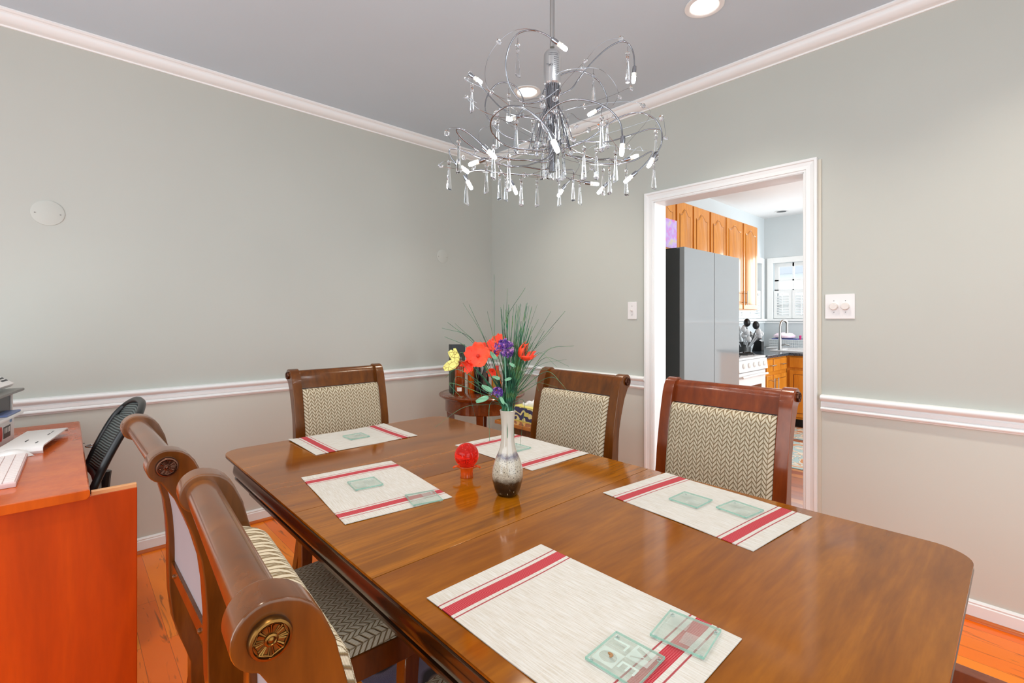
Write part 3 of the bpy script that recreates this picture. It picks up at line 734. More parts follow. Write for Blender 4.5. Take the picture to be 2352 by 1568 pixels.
def allium(label,u,v,r,dep,n=70):
    c=pxv(u,v,dep); root=thing('artificial_allium',label,'flower'); mb=MB(); random.seed(int(u))
    for i in range(n):
        a=random.uniform(0,2*PI); q=random.uniform(-.75,1); s_=math.sqrt(1-q*q); d=Vector((s_*math.cos(a),s_*math.sin(a),q)); L=r*random.uniform(.8,1.08)
        mb.tube([c+d*r*.2,c+d*L],.0006,4); e=d.orthogonal().normalized(); f=d.cross(e)
        for k in range(5):
            w=e*math.cos(2*PI*k/5)+f*math.sin(2*PI*k/5); mb.tube([c+d*L*.9,c+d*(L+.001)+w*.0042],.0007,4,.0011)
    o=mb.build('floret_head',pur,root,smooth=60); o['kind']='stuff'
    b=neck(); MB().tube(spline([b-Vector((0,0,.1)),b,b.lerp(c,.5),c],6),.0018,6).build('stem',gm2,root)
    return root
allium('round purple and pink allium head in the centre of the bouquet',1159,800,.0275,-.03,95)
al=allium('small purple blossom just above the vase mouth',1143,897,.015,-.04,34)
lm=newmat('sage green leaf',.6,(122,176,140))
for i,(u,v,ang,L) in enumerate([(1133,893,150,.034),(1124,905,200,.036),(1150,905,300,.022),(1150,865,160,.022),(1160,868,20,.02),(1142,822,130,.028),(1170,830,330,.02)]):
    a=math.radians(ang); c=pxv(u,v,-.05); up=R*math.cos(a)+Vector((0,0,math.sin(a))); mb=MB(); petal(mb,c,-D,up,L,L*.42,.004)
    o=mb.build('leaf',lm,al,smooth=80); o.modifiers.new('t','SOLIDIFY').thickness=.0005
# butterfly
bf=thing('artificial_butterfly','pale yellow artificial butterfly perched at the left of the bouquet','butterfly')
ym=newmat('yellow wing',.6,(212,200,92)); t=NT(ym); v_=t.n('ShaderNodeTexVoronoi'); v_.feature='DISTANCE_TO_EDGE'; t.t.links.new(t.coord('Object'),v_.inputs['Vector']); v_.inputs['Scale'].default_value=70
t.col(t.mix(t.ramp(v_.outputs['Distance'],[(.02,(1,1,1,1)),(.06,(0,0,0,1))]),lin((222,214,120)),lin((150,132,60))))
bc=pxv(1061,823,-.10)
for (du,dv,L,w,tw) in ((-27,13,.042,.026,.2),(-18,-22,.036,.024,-.3),(-6,-28,.036,.016,-.5)):
    up=(R*du-Vector((0,0,dv))); mb=MB(); petal(mb,bc,(-D+R*tw),up,L,w,.004); o=mb.build('wing',ym,bf,smooth=80); o.modifiers.new('t','SOLIDIFY').thickness=.0005
MB().tube([bc+R*.002,bc+R*.010+Vector((0,0,.002)),bc+R*.018+Vector((0,0,-.001))],.0018,6,.001).build('body',newmat('butterfly body',.7,(120,80,60)),bf)
b=neck(); MB().tube(spline([b-Vector((0,0,.1)),b,pxv(1100,870,-.08),bc+R*.008],6),.0006,5).build('wire',gm,bf)

# ================================================================= CHANDELIER
CX,CY=2.247,-1.677; KP=1100/1.5
chd=thing('chandelier','chrome chandelier with looping wire arms, lit bulbs and hanging crystal drops above the table','chandelier',(CX,CY,0),YAW)
# local frame: x = lateral, y = away, z = height
def L3(cx,cy,dep):     # traced coordinate (crop units 3.137 px) at an offset in depth -> local position
    u=980+cx/3.137; v=cy/3.137; dd=1.5+dep
    k=dd/1100
    a=(u-1176)*k; lat=a-(1268-1176)*1.5/1100
    return Vector((lat,dep,1.26-(v-732)*k))
MB().tube([(0,0,2.11),(0,0,CH-.002)],.0075,12).build('rod',M['steel'],chd)
MB().lathe([(.062,CH-.001),(.062,CH-.012),(.045,CH-.022),(.012,CH-.026),(.012,CH-.05),(.0001,CH-.05)],24).build('canopy',M['chrome'],chd)
satin=newmat('satin nickel',.32,(175,176,176),.8)
MB().lathe([(.006,2.098),(.020,2.096),(.0255,2.088),(.0265,2.080),(.0265,1.995),(.022,1.990),(.0001,1.990)],28).build('hub',satin,chd,smooth=40)
ink=newmat('printed text',.6,(50,52,56))
hub_txt=text('printed_label','MAX',.010,ink,chd,Matrix.Translation((-.009,-.0262,2.043))@Matrix.Rotation(PI/2,4,'X'))
dash=MB()
for k,(x0,x1) in enumerate([(-.012,.012),(-.012,.012)]):
    z=2.079-k*.005
    for j in range(8):
        a0=-PI/2-.45+j*.14; dash.box(-.0012,.0012,-.0003,.0003,-.0007,.0007,Matrix.Translation((.0267*math.cos(a0),.0267*math.sin(a0),z))@Matrix.Rotation(a0+PI/2,4,'Z'))
for k in range(9):
    for j in range(4):
        a0=-PI/2+.2+j*.15; dash.box(-.0014,.0014,-.0003,.0003,-.0006,.0006,Matrix.Translation((.0267*math.cos(a0),.0267*math.sin(a0),2.067-k*.0062))@Matrix.Rotation(a0+PI/2,4,'Z'))
dash.build('printed_lines',ink,chd,smooth=0)
MB().lathe([(.0125,1.99),(.0125,1.86),(.010,1.72),(.0001,1.72)],20).build('stem_column',M['chrome'],chd)
wires=MB()
for k in range(22):
    a=2*PI*k/22; r0=.022; rr=.034+.01*(k%3)
    wires.tube(spline([(r0*math.cos(a),r0*math.sin(a),1.992),(r0*.9*math.cos(a),r0*.9*math.sin(a),1.93),(rr*math.cos(a),rr*math.sin(a),1.86),((rr+.02)*math.cos(a),(rr+.02)*math.sin(a),1.79)],4),.0016,6)
wires.build('wire_bundle',M['chrome'],chd)
arms=[
 ([(960,640),(830,722),(700,740),(620,660),(580,560),(568,440),(600,320),(660,240),(760,217),(850,245),(930,300)],(990,345),-.10),
 ([(950,690),(1040,640),(1100,560),(1180,460),(1290,355),(1390,300),(1450,312),(1488,380),(1497,480)],(1490,575),.05),
 ([(880,880),(760,850),(640,830),(540,780),(450,690),(395,625),(345,560)],(380,585),.16),
 ([(870,1000),(700,1015),(540,960),(430,830),(432,700),(510,603),(600,600),(670,660),(700,760),(650,840)],(595,860),.12),
 ([(880,1055),(700,1075),(560,1040),(470,950),(470,850),(560,772),(680,772),(790,838),(870,930),(905,1000)],(935,1070),-.34),
 ([(900,980),(830,890),(880,800),(980,735),(1100,716),(1230,742),(1330,800),(1395,890),(1412,1010)],(1405,1095),-.20),
 ([(900,900),(830,760),(845,650),(930,560),(1040,515),(1150,522),(1245,590),(1295,690),(1295,760),(1240,785)],(1180,820),.14),
 ([(960,1050),(1060,1050),(1180,990),(1300,900),(1420,832),(1540,812),(1640,855),(1690,940),(1690,1040),(1645,1120)],(1605,1185),.0),
 ([(900,1140),(700,1150),(520,1130),(380,1085),(270,1010),(215,945),(235,925),(310,965),(390,1035)],(480,1125),-.14),
 ([(900,1190),(700,1200),(520,1180),(370,1130),(240,1080),(165,1075),(180,1140),(235,1195)],(285,1230),.06),
 ([(900,1110),(760,1150),(620,1150),(500,1130),(410,1150)],(325,1180),-.05),
 ([(900,1230),(740,1255),(560,1250),(400,1225),(300,1240),(285,1290)],(315,1345),.12),
 ([(900,1060),(800,1110),(650,1110),(520,1160),(540,1240),(610,1310)],(640,1380),.22),
 ([(910,1210),(980,1225),(1050,1225),(1055,1270),(1000,1330)],(955,1400),.34),
 ([(880,1190),(930,1240),(1010,1280),(1100,1305),(1160,1318)],(1220,1325),.28),
 ([(980,1090),(1100,1130),(1230,1150),(1340,1160),(1350,1240),(1300,1320)],(1245,1380),.30),
 ([(960,1070),(1120,1150),(1300,1180),(1480,1160),(1620,1090),(1600,1150),(1540,1215)],(1440,1300),.10),
 ([(960,1000),(1060,1080),(1200,1140),(1320,1145),(1420,1155)],(1505,1125),.24),
 ([(900,1090),(760,1180),(620,1200),(560,1190)],(480,1225),-.25),
 ([(960,1060),(1120,1020),(1300,1020),(1460,975),(1600,930),(1690,930)],(1700,960),.16)]
def resample(pts,n): return pts
for i,(pts,bulb,dep) in enumerate(arms):
    n=len(pts); P3=[Vector((0.010*math.cos(i*2.4),0.010*math.sin(i*2.4),1.90 if i not in (0,1,6) else 1.93))]
    for k,(x,y) in enumerate(pts):
        f=min(1,(k+1)/(n*.75)); P3.append(L3(x,y,dep*(.25+.75*f)))
    B=L3(bulb[0],bulb[1],dep)
    dirv=(B-P3[-1]).normalized(); sock=B-dirv*.028
    if i<18: P3.append(sock-dirv*.014)
    MB().tube(spline(P3,7),.0023,8).build('arm',M['chrome'],chd,smooth=70)
    if i>=18: continue
    Rm=dirv.to_track_quat('Z','Y').to_matrix().to_4x4()
    so=MB().lathe([(.003,0),(.0062,.003),(.0068,.014),(.0062,.024),(.0001,.024)],14).build('bulb_socket',M['chrome'],chd,xf=Matrix.Translation(sock-dirv*.018)@Rm)
    bo=MB().lathe([(.0072,0),(.0075,.002),(.0075,.012),(.0001,.012)],14).build('bulb_collar',M['bulbcap'],chd,xf=Matrix.Translation(sock+dirv*.006)@Rm)
    MB().lathe([(.0062,0),(.0064,.014),(.0045,.020),(.0001,.021)],14).build('bulb',M['bulb'],chd,xf=Matrix.Translation(sock+dirv*.018)@Rm)
    lamp('bulb_light','POINT',sock+dirv*.034,.45,(.92,.96,1.0),.012,parent=chd)
def pendant_mesh():
    mb=MB(); n=6
    vs=[]; fs=[]
    for (r,z) in ((.0020,-.014),(.0048,-.018),(.0046,-.028),(.0036,-.030),(.0086,-.094),(.0080,-.097)):
        for k in range(n): a=2*PI*k/n; vs.append((r*math.cos(a),r*math.sin(a),z))
    # slanted foot
    vs2=[(x,y,z-(x*.55 if i>=4*n else 0)) for i,(x,y,z) in enumerate(vs)]
    for i in range(5):
        for k in range(n): fs.append((i*n+k,i*n+(k+1)%n,(i+1)*n+(k+1)%n,(i+1)*n+k))
    fs+=[tuple(range(n))[::-1],tuple(5*n+k for k in range(n))]
    mb.add(vs2,fs); return mb
proto_p=pendant_mesh().build('crystal_drop',M['crystal'],chd,smooth=0)
pb=MB().ball((0,0,-.007),.0068,8,5).build('bead',M['crystal'],proto_p,smooth=0)
pl=MB().tube([(0,0,.016),(0,0,-.001)],.0007,5).build('link',M['chrome'],proto_p)
pend=[(655,310,-.08),(1448,370,.05),(325,600,.16),(1200,530,.12),(590,670,.1),(645,860,-.1),(1260,830,-.16),(1650,935,.0),(230,1005,-.1),(160,1150,.05),(480,1040,-.14),(590,1110,-.2),(430,1180,.1),(525,1230,.12),(570,1250,.2),(680,1280,.2),(795,1290,.26),(955,1300,.30),(1055,1260,.3),(1103,1290,.33),(1270,1210,.3),(1318,1200,.25),(1360,1080,-.05),(1437,1210,.2),(1635,1150,.1),(1222,1060,.0),(1132,1050,-.1),(510,860,.1),(765,860,.1),(285,1270,.15),(1300,860,.18),(1010,850,.1),
 (835,1060,-.05),(870,1070,.04),(905,1075,.06),(945,1080,.06),(985,1065,-.03),(850,830,-.04),(890,790,-.05),(940,780,-.05),(975,800,.02),(815,850,.05)]
for i,(x,y,d) in enumerate(pend):
    if i==0: o=proto_p
    else:
        o=proto_p.copy(); C.objects.link(o); o.parent=chd
        for chl in proto_p.children: q=chl.copy(); C.objects.link(q); q.parent=o
    o.location=L3(x,y,d); o.rotation_euler=(0,0,i*1.3)
beads=[(518,300,-.05),(1400,278,.05),(1140,440,.1),(1127,490,-.02),(288,568,.16),(283,698,.14),(468,665,.0),(145,958,-.05),(100,1193,.05),(830,700,-.1),(925,710,-.1),(1390,700,.1),(1558,760,.1),(1690,850,.0),(1720,992,.0),(1475,635,.16),(267,1135,.0),(355,1095,.1),(500,815,-.1),(480,880,-.1),(1075,910,-.1),(1165,935,.1),(1240,910,-.1),(1055,1005,-.15),(795,1035,-.15),(700,1260,.2),(862,1260,.2),(930,1222,.2),(1130,1265,.2),(1188,1213,.2),(1035,1100,-.1),(795,1110,.1),(710,1098,.1),(1458,1060,.2),(1380,1175,.2),(338,1210,.1),(685,828,.1),(1135,765,.1),(1345,840,.15),(925,800,-.1),(835,760,-.1),(845,1035,-.1)]
bm0=MB(); bm0.lathe([(.0001,-.004),(.006,-.0035),(.0092,0),(.006,.0035),(.0001,.004)],8); proto_b=bm0.build('crystal_bead',M['crystal'],chd,smooth=0)
for i,(x,y,d) in enumerate(beads):
    o=proto_b if i==0 else proto_b.copy()
    if i: C.objects.link(o); o.parent=chd
    o.location=L3(x,y,d); o.rotation_euler=(PI/2+.5*math.sin(i*2.1),0,.6*math.cos(i*1.7))
thin=[[(900,700),(640,730),(470,665),(420,560),(440,420),(518,300),(620,225),(740,208),(880,260)],[(960,640),(1060,520),(1140,440),(1260,310),(1400,278),(1480,350)],
 [(880,800),(600,850),(400,800),(283,698),(360,740)],[(880,860),(700,830),(468,665),(330,600),(288,568),(310,510),(340,545)],[(1300,700),(1440,640),(1475,635)],
 [(900,1060),(560,1100),(250,1070),(145,958),(175,922),(240,922)],[(900,1240),(560,1250),(250,1220),(100,1193),(130,1160),(200,1170)],[(960,800),(1300,740),(1500,735),(1558,760),(1610,800),(1580,880),(1420,1060)],
 [(960,1030),(1300,960),(1560,880),(1690,850),(1715,920),(1720,992)],[(900,830),(840,700),(870,620),(960,520),(1127,490),(1250,500),(1340,580),(1380,680),(1340,760)],
 [(950,960),(1030,820),(1100,860),(1240,880),(1340,840)],[(900,1020),(700,960),(500,815),(620,760),(820,780)],[(940,1100),(1160,1180),(1380,1175),(1520,1060),(1560,1090)],
 [(920,1150),(740,1260),(700,1260),(420,1240)],[(900,1200),(1050,1250),(1130,1265),(1188,1213),(1320,1130)],[(880,1000),(640,900),(500,850),(470,900),(390,930),(375,1000),(420,1060)],
 [(940,960),(1100,960),(1240,910),(1420,1130),(1420,1180)],[(900,920),(760,990),(640,1060),(500,1170)],[(950,1040),(1100,1100),(1240,1040),(1500,1080),(1590,1080)],[(910,1000),(1040,1120),(1100,1180),(1040,1290),(990,1350)]]
for i,pts in enumerate(thin):
    d=.18*math.sin(i*1.9)-.02
    P3=[Vector((0,0,1.90))]+[L3(x,y,d*min(1,(k+1)/3)) for k,(x,y) in enumerate(pts)]
    MB().tube(spline(P3,6),.0006,5).build('thin_wire',M['chrome'],chd,smooth=70)

# ================================================================= RECESSED LIGHTS
def downlight(x,y,lit,label,r=.085,z=CH):
    root=thing('recessed_light',label,'ceiling light',(x,y,z),0,None)
    MB().lathe([(r,-.0005),(r,-.004),(r*.78,-.006),(r*.70,-.001),(r*.70,-.0005)],36).build('trim_ring',M['trim'] if lit else M['white'],root,smooth=50)
    MB().lathe([(r*.70,-.0008),(r*.66,-.0035),(.0001,-.0035)],32).build('lens',M['glow'] if lit else M['darkgrey'],root)
    if lit: lamp('spot_light','SPOT',(0,0,-.02),58,WARM,.06,parent=root,spot=2.1)
    return root
downlight(2.262,-.665,True,'lit round recessed ceiling light at the top right of the photo')
downlight(1.125,-.672,True,'lit round recessed ceiling light behind the chandelier')
downlight(3.400,-.668,True,'lit round recessed ceiling light outside the right edge of the photo')
for xx,nm in ((1.34,'left'),(2.38,'middle'),(3.42,'right')): downlight(xx,-2.70,True,'lit recessed ceiling light above the camera side of the room, '+nm+' of the row')
downlight(1.055,4.177-.02,False,'unlit dark recessed light in the kitchen ceiling')

# ================================================================= WALL FITTINGS
for (y,z,r,lab) in ((-2.853,1.777,.061,'round blank cover plate on the left wall near the left edge of the photo'),(-.530,1.772,.055,'small round blank cover plate on the left wall near the room corner')):
    root=thing('blank_cover_plate',lab,'cover plate',(0,y,z),0)
    MB().lathe([(r,.0003),(r,.003),(r-.004,.0045),(.0001,.005)],40,(0,0,0),'x').build('plate',M['plate'],root)
    for s_ in (-1,1): MB().lathe([(.0035,.0045),(.0035,.006),(.0001,.006)],10,(0,s_*r*.74,-.004),'x').build('screw',newmat('painted screw',.5,(150,150,145)),root)
sw=thing('light_switch','white toggle light switch left of the kitchen doorway','light switch',(1.456,0,1.316))
MB().box(-.035,.035,-.006,-.0003,-.058,.058).build('plate',M['white'],sw,bev=.0035)
MB().box(-.005,.005,-.018,-.005,-.001,.009,Matrix.Rotation(.35,4,'X')).build('toggle',M['offwhite'],sw,bev=.001)
for z in (-.03,.03): MB().lathe([(.003,-.006),(.003,-.0072),(.0001,-.0072)],10,(0,0,z),'y').build('screw',M['steel'],sw)
dm=thing('dimmer_switch','white double rotary dimmer switch right of the kitchen doorway','dimmer switch',(2.636,0,1.321))
MB().box(-.062,.062,-.006,-.0003,-.061,.061).build('plate',M['white'],dm,bev=.004)
for x in (-.024,.024):
    MB().lathe([(.018,-.005),(.018,-.010),(.0165,-.020),(.015,-.022),(.0001,-.022)],28,(x,0,0),'y').build('knob',M['offwhite'],dm)
    for z in (-.028,.028): MB().lathe([(.002,-.006),(.002,-.007),(.0001,-.007)],8,(x,0,z),'y').build('screw',M['darkgrey'],dm)

# ================================================================= RUG
rm=newmat('patterned rug pile',.95,(150,128,120)); t=NT(rm); co=t.coord()
n1=t.noise(co,3.2,1,.4,.6); c=t.ramp(n1,[(.36,(112,104,134)),(.47,(128,116,136)),(.49,(34,28,30)),(.52,(34,28,30)),(.54,(176,148,124)),(.70,(150,116,90))])
t.col(t.mix(t.math('MULTIPLY',t.noise(co,500,2),.5),c,lin((96,84,84)))); t.bump(t.noise(co,500,2),.6,.004)
rg=MB().box(1.50,3.30,-2.04,-.72,0,RUGZ).build('rug',rm,None,bev=.0015); tag(rg,'purple-grey and tan patterned rug lying under the dining table','rug')

# ================================================================= CORNER TABLE WITH BOTTLES
DXc,DYc=.532,-.548
dt=thing('corner_table','round dark wooden corner table holding the bottles','table',(DXc,DYc,0),YAW)
MB().lathe([(.290,.690),(.298,.694),(.306,.703),(.314,.707),(.316,.713),(.312,.719),(.300,.7195),(.288,.7175),(.284,.7200),(.0001,.7200)],64).build('table_top',M['demi'],dt,smooth=40)
MB().lathe([(.270,.690),(.270,.600),(.262,.594),(.256,.600),(.256,.690)],64).build('apron',M['demi'],dt,smooth=40)
for a in (-90,180,0,90):
    x,y=.236*math.cos(math.radians(a)),.236*math.sin(math.radians(a)); n=8; vs=[];fs=[]
    for i in range(n+1):
        k=i/n; z=.60*(1-k); w=.050-.016*k; o_=(.05*k*k-.03*math.sin(PI*k)); ux,uy=math.cos(math.radians(a)),math.sin(math.radians(a)); X_,Y_=x+ux*o_,y+uy*o_
        vs+=[(X_-w/2,Y_-w/2,z),(X_+w/2,Y_-w/2,z),(X_+w/2,Y_+w/2,z),(X_-w/2,Y_+w/2,z)]
    for i in range(n):
        for k in range(4): fs.append((i*4+k,i*4+(k+1)%4,i*4+4+(k+1)%4,i*4+4+k))
    fs+=[(0,3,2,1),(n*4,n*4+1,n*4+2,n*4+3)]
    MB().add(vs,fs).build('leg',M['demi'],dt,smooth=40,bev=.003,seg=1)
TB=.7202
gb=thing('gift_box','tall dark green bottle gift box at the left of the corner table','box',(.385,-.668,TB),YAW+.30)
gbm=newmat('dark green card',.5,(56,62,44)); MB().box(-.052,.052,-.045,.045,0,.285).build('carton',gbm,gb,bev=.002,seg=1)
MB().box(-.053,.053,-.046,.046,.286,.350).build('lid',newmat('charcoal card',.5,(44,50,52)),gb,bev=.002,seg=1)
MB().box(-.0,.046,-.0462,-.0452,.12,.165).build('label',newmat('tan label',.6,(206,178,150)),gb,smooth=0)
MB().box(.012,.046,-.0462,-.0452,.03,.065).build('label',newmat('orange label',.6,(208,130,70)),gb,smooth=0)
text('lettering','SMEY',.022,M['white'],gb,Matrix.Translation((.014,-.0460,.212))@Matrix.Rotation(PI/2,4,'X'))
amber=glassmat('amber spirit',(214,104,44),.02,1.4,.8); darkg=newmat('dark bottle glass',.08,(20,14,16),0,.5); clear=glassmat('clear bottle glass',(236,236,240),.01,1.45)
orange=glassmat('orange spirit',(240,110,20),.02,1.4,.6)
def bottle(x,y,r,h,neck_h,body,neckm,capm,label,lab=None,capr=.012,capH=.03,nr=.011):
    root=thing('bottle',label,'bottle',(x,y,TB),YAW,'bottles on the corner table')
    hb=h-neck_h-capH
    MB().lathe([(r*.9,0),(r,.004),(r,hb-.02),(r*.92,hb-.008),(r*.6,hb+.012),(nr*1.2,hb+.03),(nr*1.0,hb+.035)],28).build('body',body,root,smooth=50)
    MB().lathe([(nr,hb+.035),(nr,h-capH)],20).build('neck',neckm,root,smooth=50)
    MB().lathe([(capr,h-capH),(capr*1.05,h-.002),(capr*.9,h),(.0001,h)],20).build('cap',capm,root,smooth=40)
    if lab:
        w,z0,z1,mt=lab; pts=[(( r+.0006)*math.sin(a),-(r+.0006)*math.cos(a)) for a in [(-w+2*w*k/10) for k in range(11)]]
        MB().sheet([[(p[0],p[1],z) for p in pts] for z in (z0,z1)]).build('label',mt,root,smooth=60)
    return root
lblw=newmat('white label',.6,(228,222,212)); 
b1=bottle(.505,-.732,.034,.300,.055,amber,clear,M['black'],'tall amber whisky bottle with a clear neck in front of the green gift box',(.5,.028,.055,lblw))
bottle(.497,-.623,.026,.305,.09,orange,darkg,M['brass'],'slim orange bottle with a gold-rimmed stopper behind the red poppies',None)
bottle(.560,-.612,.026,.300,.08,darkg,darkg,M['black'],'plain black wine bottle in the middle of the corner table',None)
bottle(.618,-.592,.028,.235,.06,darkg,darkg,M['black'],'dark bottle with a small orange figure on its label',(.5,.03,.16,newmat('dark label',.6,(70,58,46))))
bottle(.684,-.540,.036,.205,.03,orange,clear,newmat('red cap',.4,(220,40,30)),'squat orange bottle with a red cap beside the vase stems',(.8,.06,.12,newmat('olive label',.6,(150,130,50))),.016,.03,.014)
bottle(.47,-.50,.026,.32,.08,glassmat('clear spirit',(200,205,206),.02,1.4),clear,M['darkgrey'],'clear glass bottle at the back of the corner table',None)

# ================================================================= SIDE TABLE + TISSUE BOX
stt=thing('side_table','low orange-brown wooden side table under the tissue box','table',(1.30,-.62,0),0)
MB().box(-.27,.27,-.24,.24,.618,.640).build('table_top',wood('orange side table wood',(150,84,24),(186,112,40),(206,134,60),(6,1,6),1.5,.1,.9),stt,bev=.004)
MB().box(-.24,.24,-.21,.21,.57,.618).build('apron',M['chair'],stt,bev=.003)
for x in (-.22,.22):
    for y in (-.19,.19): MB().box(x-.018,x+.018,y-.018,y+.018,0,.57).build('leg',M['chair'],stt,bev=.003)
tm=newmat('patterned tissue card',.5,(60,60,100)); t=NT(tm); vo=t.n('ShaderNodeTexVoronoi'); t.t.links.new(t.coord('Object'),vo.inputs['Vector']); vo.inputs['Scale'].default_value=26
w_=t.n('ShaderNodeTexWave'); w_.wave_type='RINGS'; t.t.links.new(t.coord('Object'),w_.inputs['Vector']); w_.inputs['Scale'].default_value=14; w_.inputs['Distortion'].default_value=9; w_.inputs['Detail'].default_value=1
t.col(t.mix(t.ramp(w_.outputs['Fac'],[(.72,(0,0,0,1)),(.78,(1,1,1,1))]),lin((58,58,96)),lin((226,216,150))))
tbx=thing('tissue_box','navy and yellow patterned tissue box standing on the low side table','tissue box',(1.225,-.715,.6402),-.05)
MB().box(-.115,.115,-.06,.06,0,.088).build('carton',tm,tbx,bev=.002,seg=1)
yl=newmat('yellow border',.5,(224,212,110)); mb=MB()
for z in (0.0,.084): mb.box(-.1158,.1158,-.0608,.0608,z,z+.005)
for x in (-.1158,.1108): mb.box(x,x+.005,-.0608,-.0558,0,.089)
mb.box(-.018,.022,-.0612,-.060,.034,.058); mb.build('border',yl,tbx,smooth=0)
g=[]; random.seed(5)
for i in range(9):
    row=[]
    for j in range(9):
        x=-.075+.15*i/8; h=.014+.05*(i/8)*math.sin(PI*j/8)**.6+.008*math.sin(i*1.9+j*1.3); row.append((x,-.025+.05*j/8,.086+h*(1 if 0<j<8 else .15)))
    g.append(row)
o=MB().sheet(g).build('tissue',newmat('white tissue',.9,(240,238,236)),tbx,smooth=70); o.modifiers.new('t','SOLIDIFY').thickness=.0006
pbm=newmat('purple wrapper',.4,(112,60,190)); t=NT(pbm); w_=t.n('ShaderNodeTexWave'); t.t.links.new(t.mapv(t.coord('Object'),(0,0,1)),w_.inputs['Vector']); w_.bands_direction='Z'; w_.inputs['Scale'].default_value=22; t.col(t.mix(t.math('GREATER_THAN',w_.outputs['Fac'],.86),lin((104,52,184)),lin((230,220,240))))
pb_=thing('purple_bottle','slim dark bottle with a purple wrapper behind the chair by the tissue box','bottle',(1.19,-.50,.6402))
MB().lathe([(.024,0),(.026,.004),(.026,.11),(.020,.14),(.012,.17)],20).build('body',darkg,pb_,smooth=50)
MB().lathe([(.012,.17),(.0135,.19),(.0135,.262),(.0125,.268),(.0001,.268)],20).build('wrapper',pbm,pb_,smooth=50)
kb_=thing('black_pump_bottle','black rounded bottle top peeping out behind the tissue box chair','bottle',(1.20,-.57,.6402))
MB().lathe([(.026,0),(.028,.006),(.028,.13),(.024,.155),(.012,.17)],24).build('body',M['black'],kb_,smooth=50)
MB().ball((0,0,.19),.022,16,10).build('stopper',M['black'],kb_,smooth=80)

# ================================================================= DESK CORNER
dk=thing('desk','orange-brown wooden computer desk against the left wall','desk',(0,0,0))
de=MB(); de.prism([(-2.738,.7415),(-2.738,.755),(-2.742,.760),(-3.52,.760),(-3.52,.731),(-2.745,.731)],.10,1.384,'x'); de.build('desktop',M['desk'],dk,bev=.003)
MB().box(1.330,1.350,-3.50,-2.626,0,.7305).build('end_panel',M['desk_end'],dk,bev=.0015,seg=1)
o=MB().box(1.3305,1.3495,-2.735,-2.627,.7300,.7425).build('panel_edge',newmat('worn panel edge',.4,(206,150,100)),dk,bev=.001,seg=1)
MB().box(.13,.15,-3.50,-2.76,0,.731).build('end_panel',M['desk_end'],dk)
MB().box(.15,1.33,-3.50,-3.485,.25,.731).build('back_panel',M['desk_end'],dk)
MB().lathe([(.0001,0),(.006,0)],8).build('hook_base',M['chrome'],dk,xf=Matrix.Translation((.60,-2.737,.745)))
MB().tube([(.62+.022*math.sin(a),-2.730+.020*(1-math.cos(a)),.735+.0*a) for a in [2*PI*k/20 for k in range(21)]],.003,8).build('cable_ring',M['chrome'],dk)
pr=thing('printer','white and black printer with a red sticker at the left edge of the desk','printer',(.43,-2.955,.7602),math.radians(168.5))
# local +x runs from the far corner back toward... front face is local -y after the half turn
pr.rotation_euler=(0,0,math.radians(-11.5)); pr.location=(.392,-2.945,.7602)
MB().box(0,.42,-.34,0,0,.105).build('body',M['white'],pr,bev=.006)
MB().box(.015,.42,-.34,-.008,.105,.200).build('mechanism',M['black'],pr,bev=.004)
MB().box(.0,.014,-.34,-.004,.105,.200).build('side_wall',M['offwhite'],pr,bev=.003)
MB().box(-.004,.43,-.34,.030,.2005,.212).build('output_cover',newmat('grey cover',.35,(120,120,116)),pr,bev=.005)
MB().box(.035,.42,-.085,.0,.0,.018,Matrix.Translation((0,.0,.222))@Matrix.Rotation(-.62,4,'X')).build('control_panel',M['white'],pr,bev=.005)
MB().box(.03,.42,-.34,-.055,.2125,.298).build('scanner_lid',M['offwhite'],pr,bev=.006)
MB().box(.05,.42,-.33,-.10,.2985,.330).build('document_feeder',M['offwhite'],pr,bev=.004)
MB().box(.03,.40,-.03,.035,.11,.122).build('paper_tray',M['white'],pr,bev=.003)
MB().box(.05,.20,-.02,.032,.1225,.130).build('blue_tab',newmat('blue grey tab',.4,(110,128,176)),pr,bev=.003)
mb=MB(); mb.lathe([(.024,0),(.024,.0012),(.0001,.0012)],24,(0,0,0),'y'); o=mb.build('sticker',newmat('red sticker',.4,(206,48,36)),pr); o.location=(.150,.0005,.050); o.scale=(.55,1,1.2)
MB().box(.050,.122,.0,.0012,.026,.072).build('printed_label',M['darkgrey'],pr,smooth=0)
mb=MB()
for i in range(4): mb.box(.058+i*.016,.066+i*.016,.0012,.0018,.046,.066)
mb.build('printed_bars',M['offwhite'],pr,smooth=0)
MB().box(.035,.055,.0,.0012,.080,.098).build('colour_sticker',newmat('blue sticker',.4,(110,150,190)),pr,smooth=0)
mb=MB()
for i in range(5):
    for j in range(2): mb.box(.045+i*.013,.053+i*.013,-.030-j*.014,-.022-j*.014,.0175,.0195,Matrix.Translation((0,0,.222))@Matrix.Rotation(-.62,4,'X'))
mb.build('buttons',M['darkgrey'],pr,smooth=0)
ro_=thing('router','flat white plastic box with a curved edge lying on the desk','router',(.762,-2.853,.7602),math.radians(168))
pf=[(.006,0),(.001,.010),(.004,.022),(.016,.029),(.330,.031),(.343,.027),(.349,.014),(.345,.014),(.338,.022),(.328,.026),(.020,.024),(.009,.019),(.006,.010),(.010,0)]
MB().prism(pf,0,.125,'y').build('cover',M['white'],ro_,smooth=40)
MB().box(.10,.335,.115,.121,0,.0255).build('foot_rail',M['offwhite'],ro_)
mb=MB()
for (x,y,w,d) in ((.10,.070,.03,.004),(.055,.030,.022,.004),(.20,.030,.012,.004),(.22,.030,.010,.004),(.245,.030,.016,.003),(.27,.030,.010,.004)): mb.box(x,x+w,y,y+d,.0300,.0314)
mb.build('printed_mark',M['darkgrey'],ro_,smooth=0)
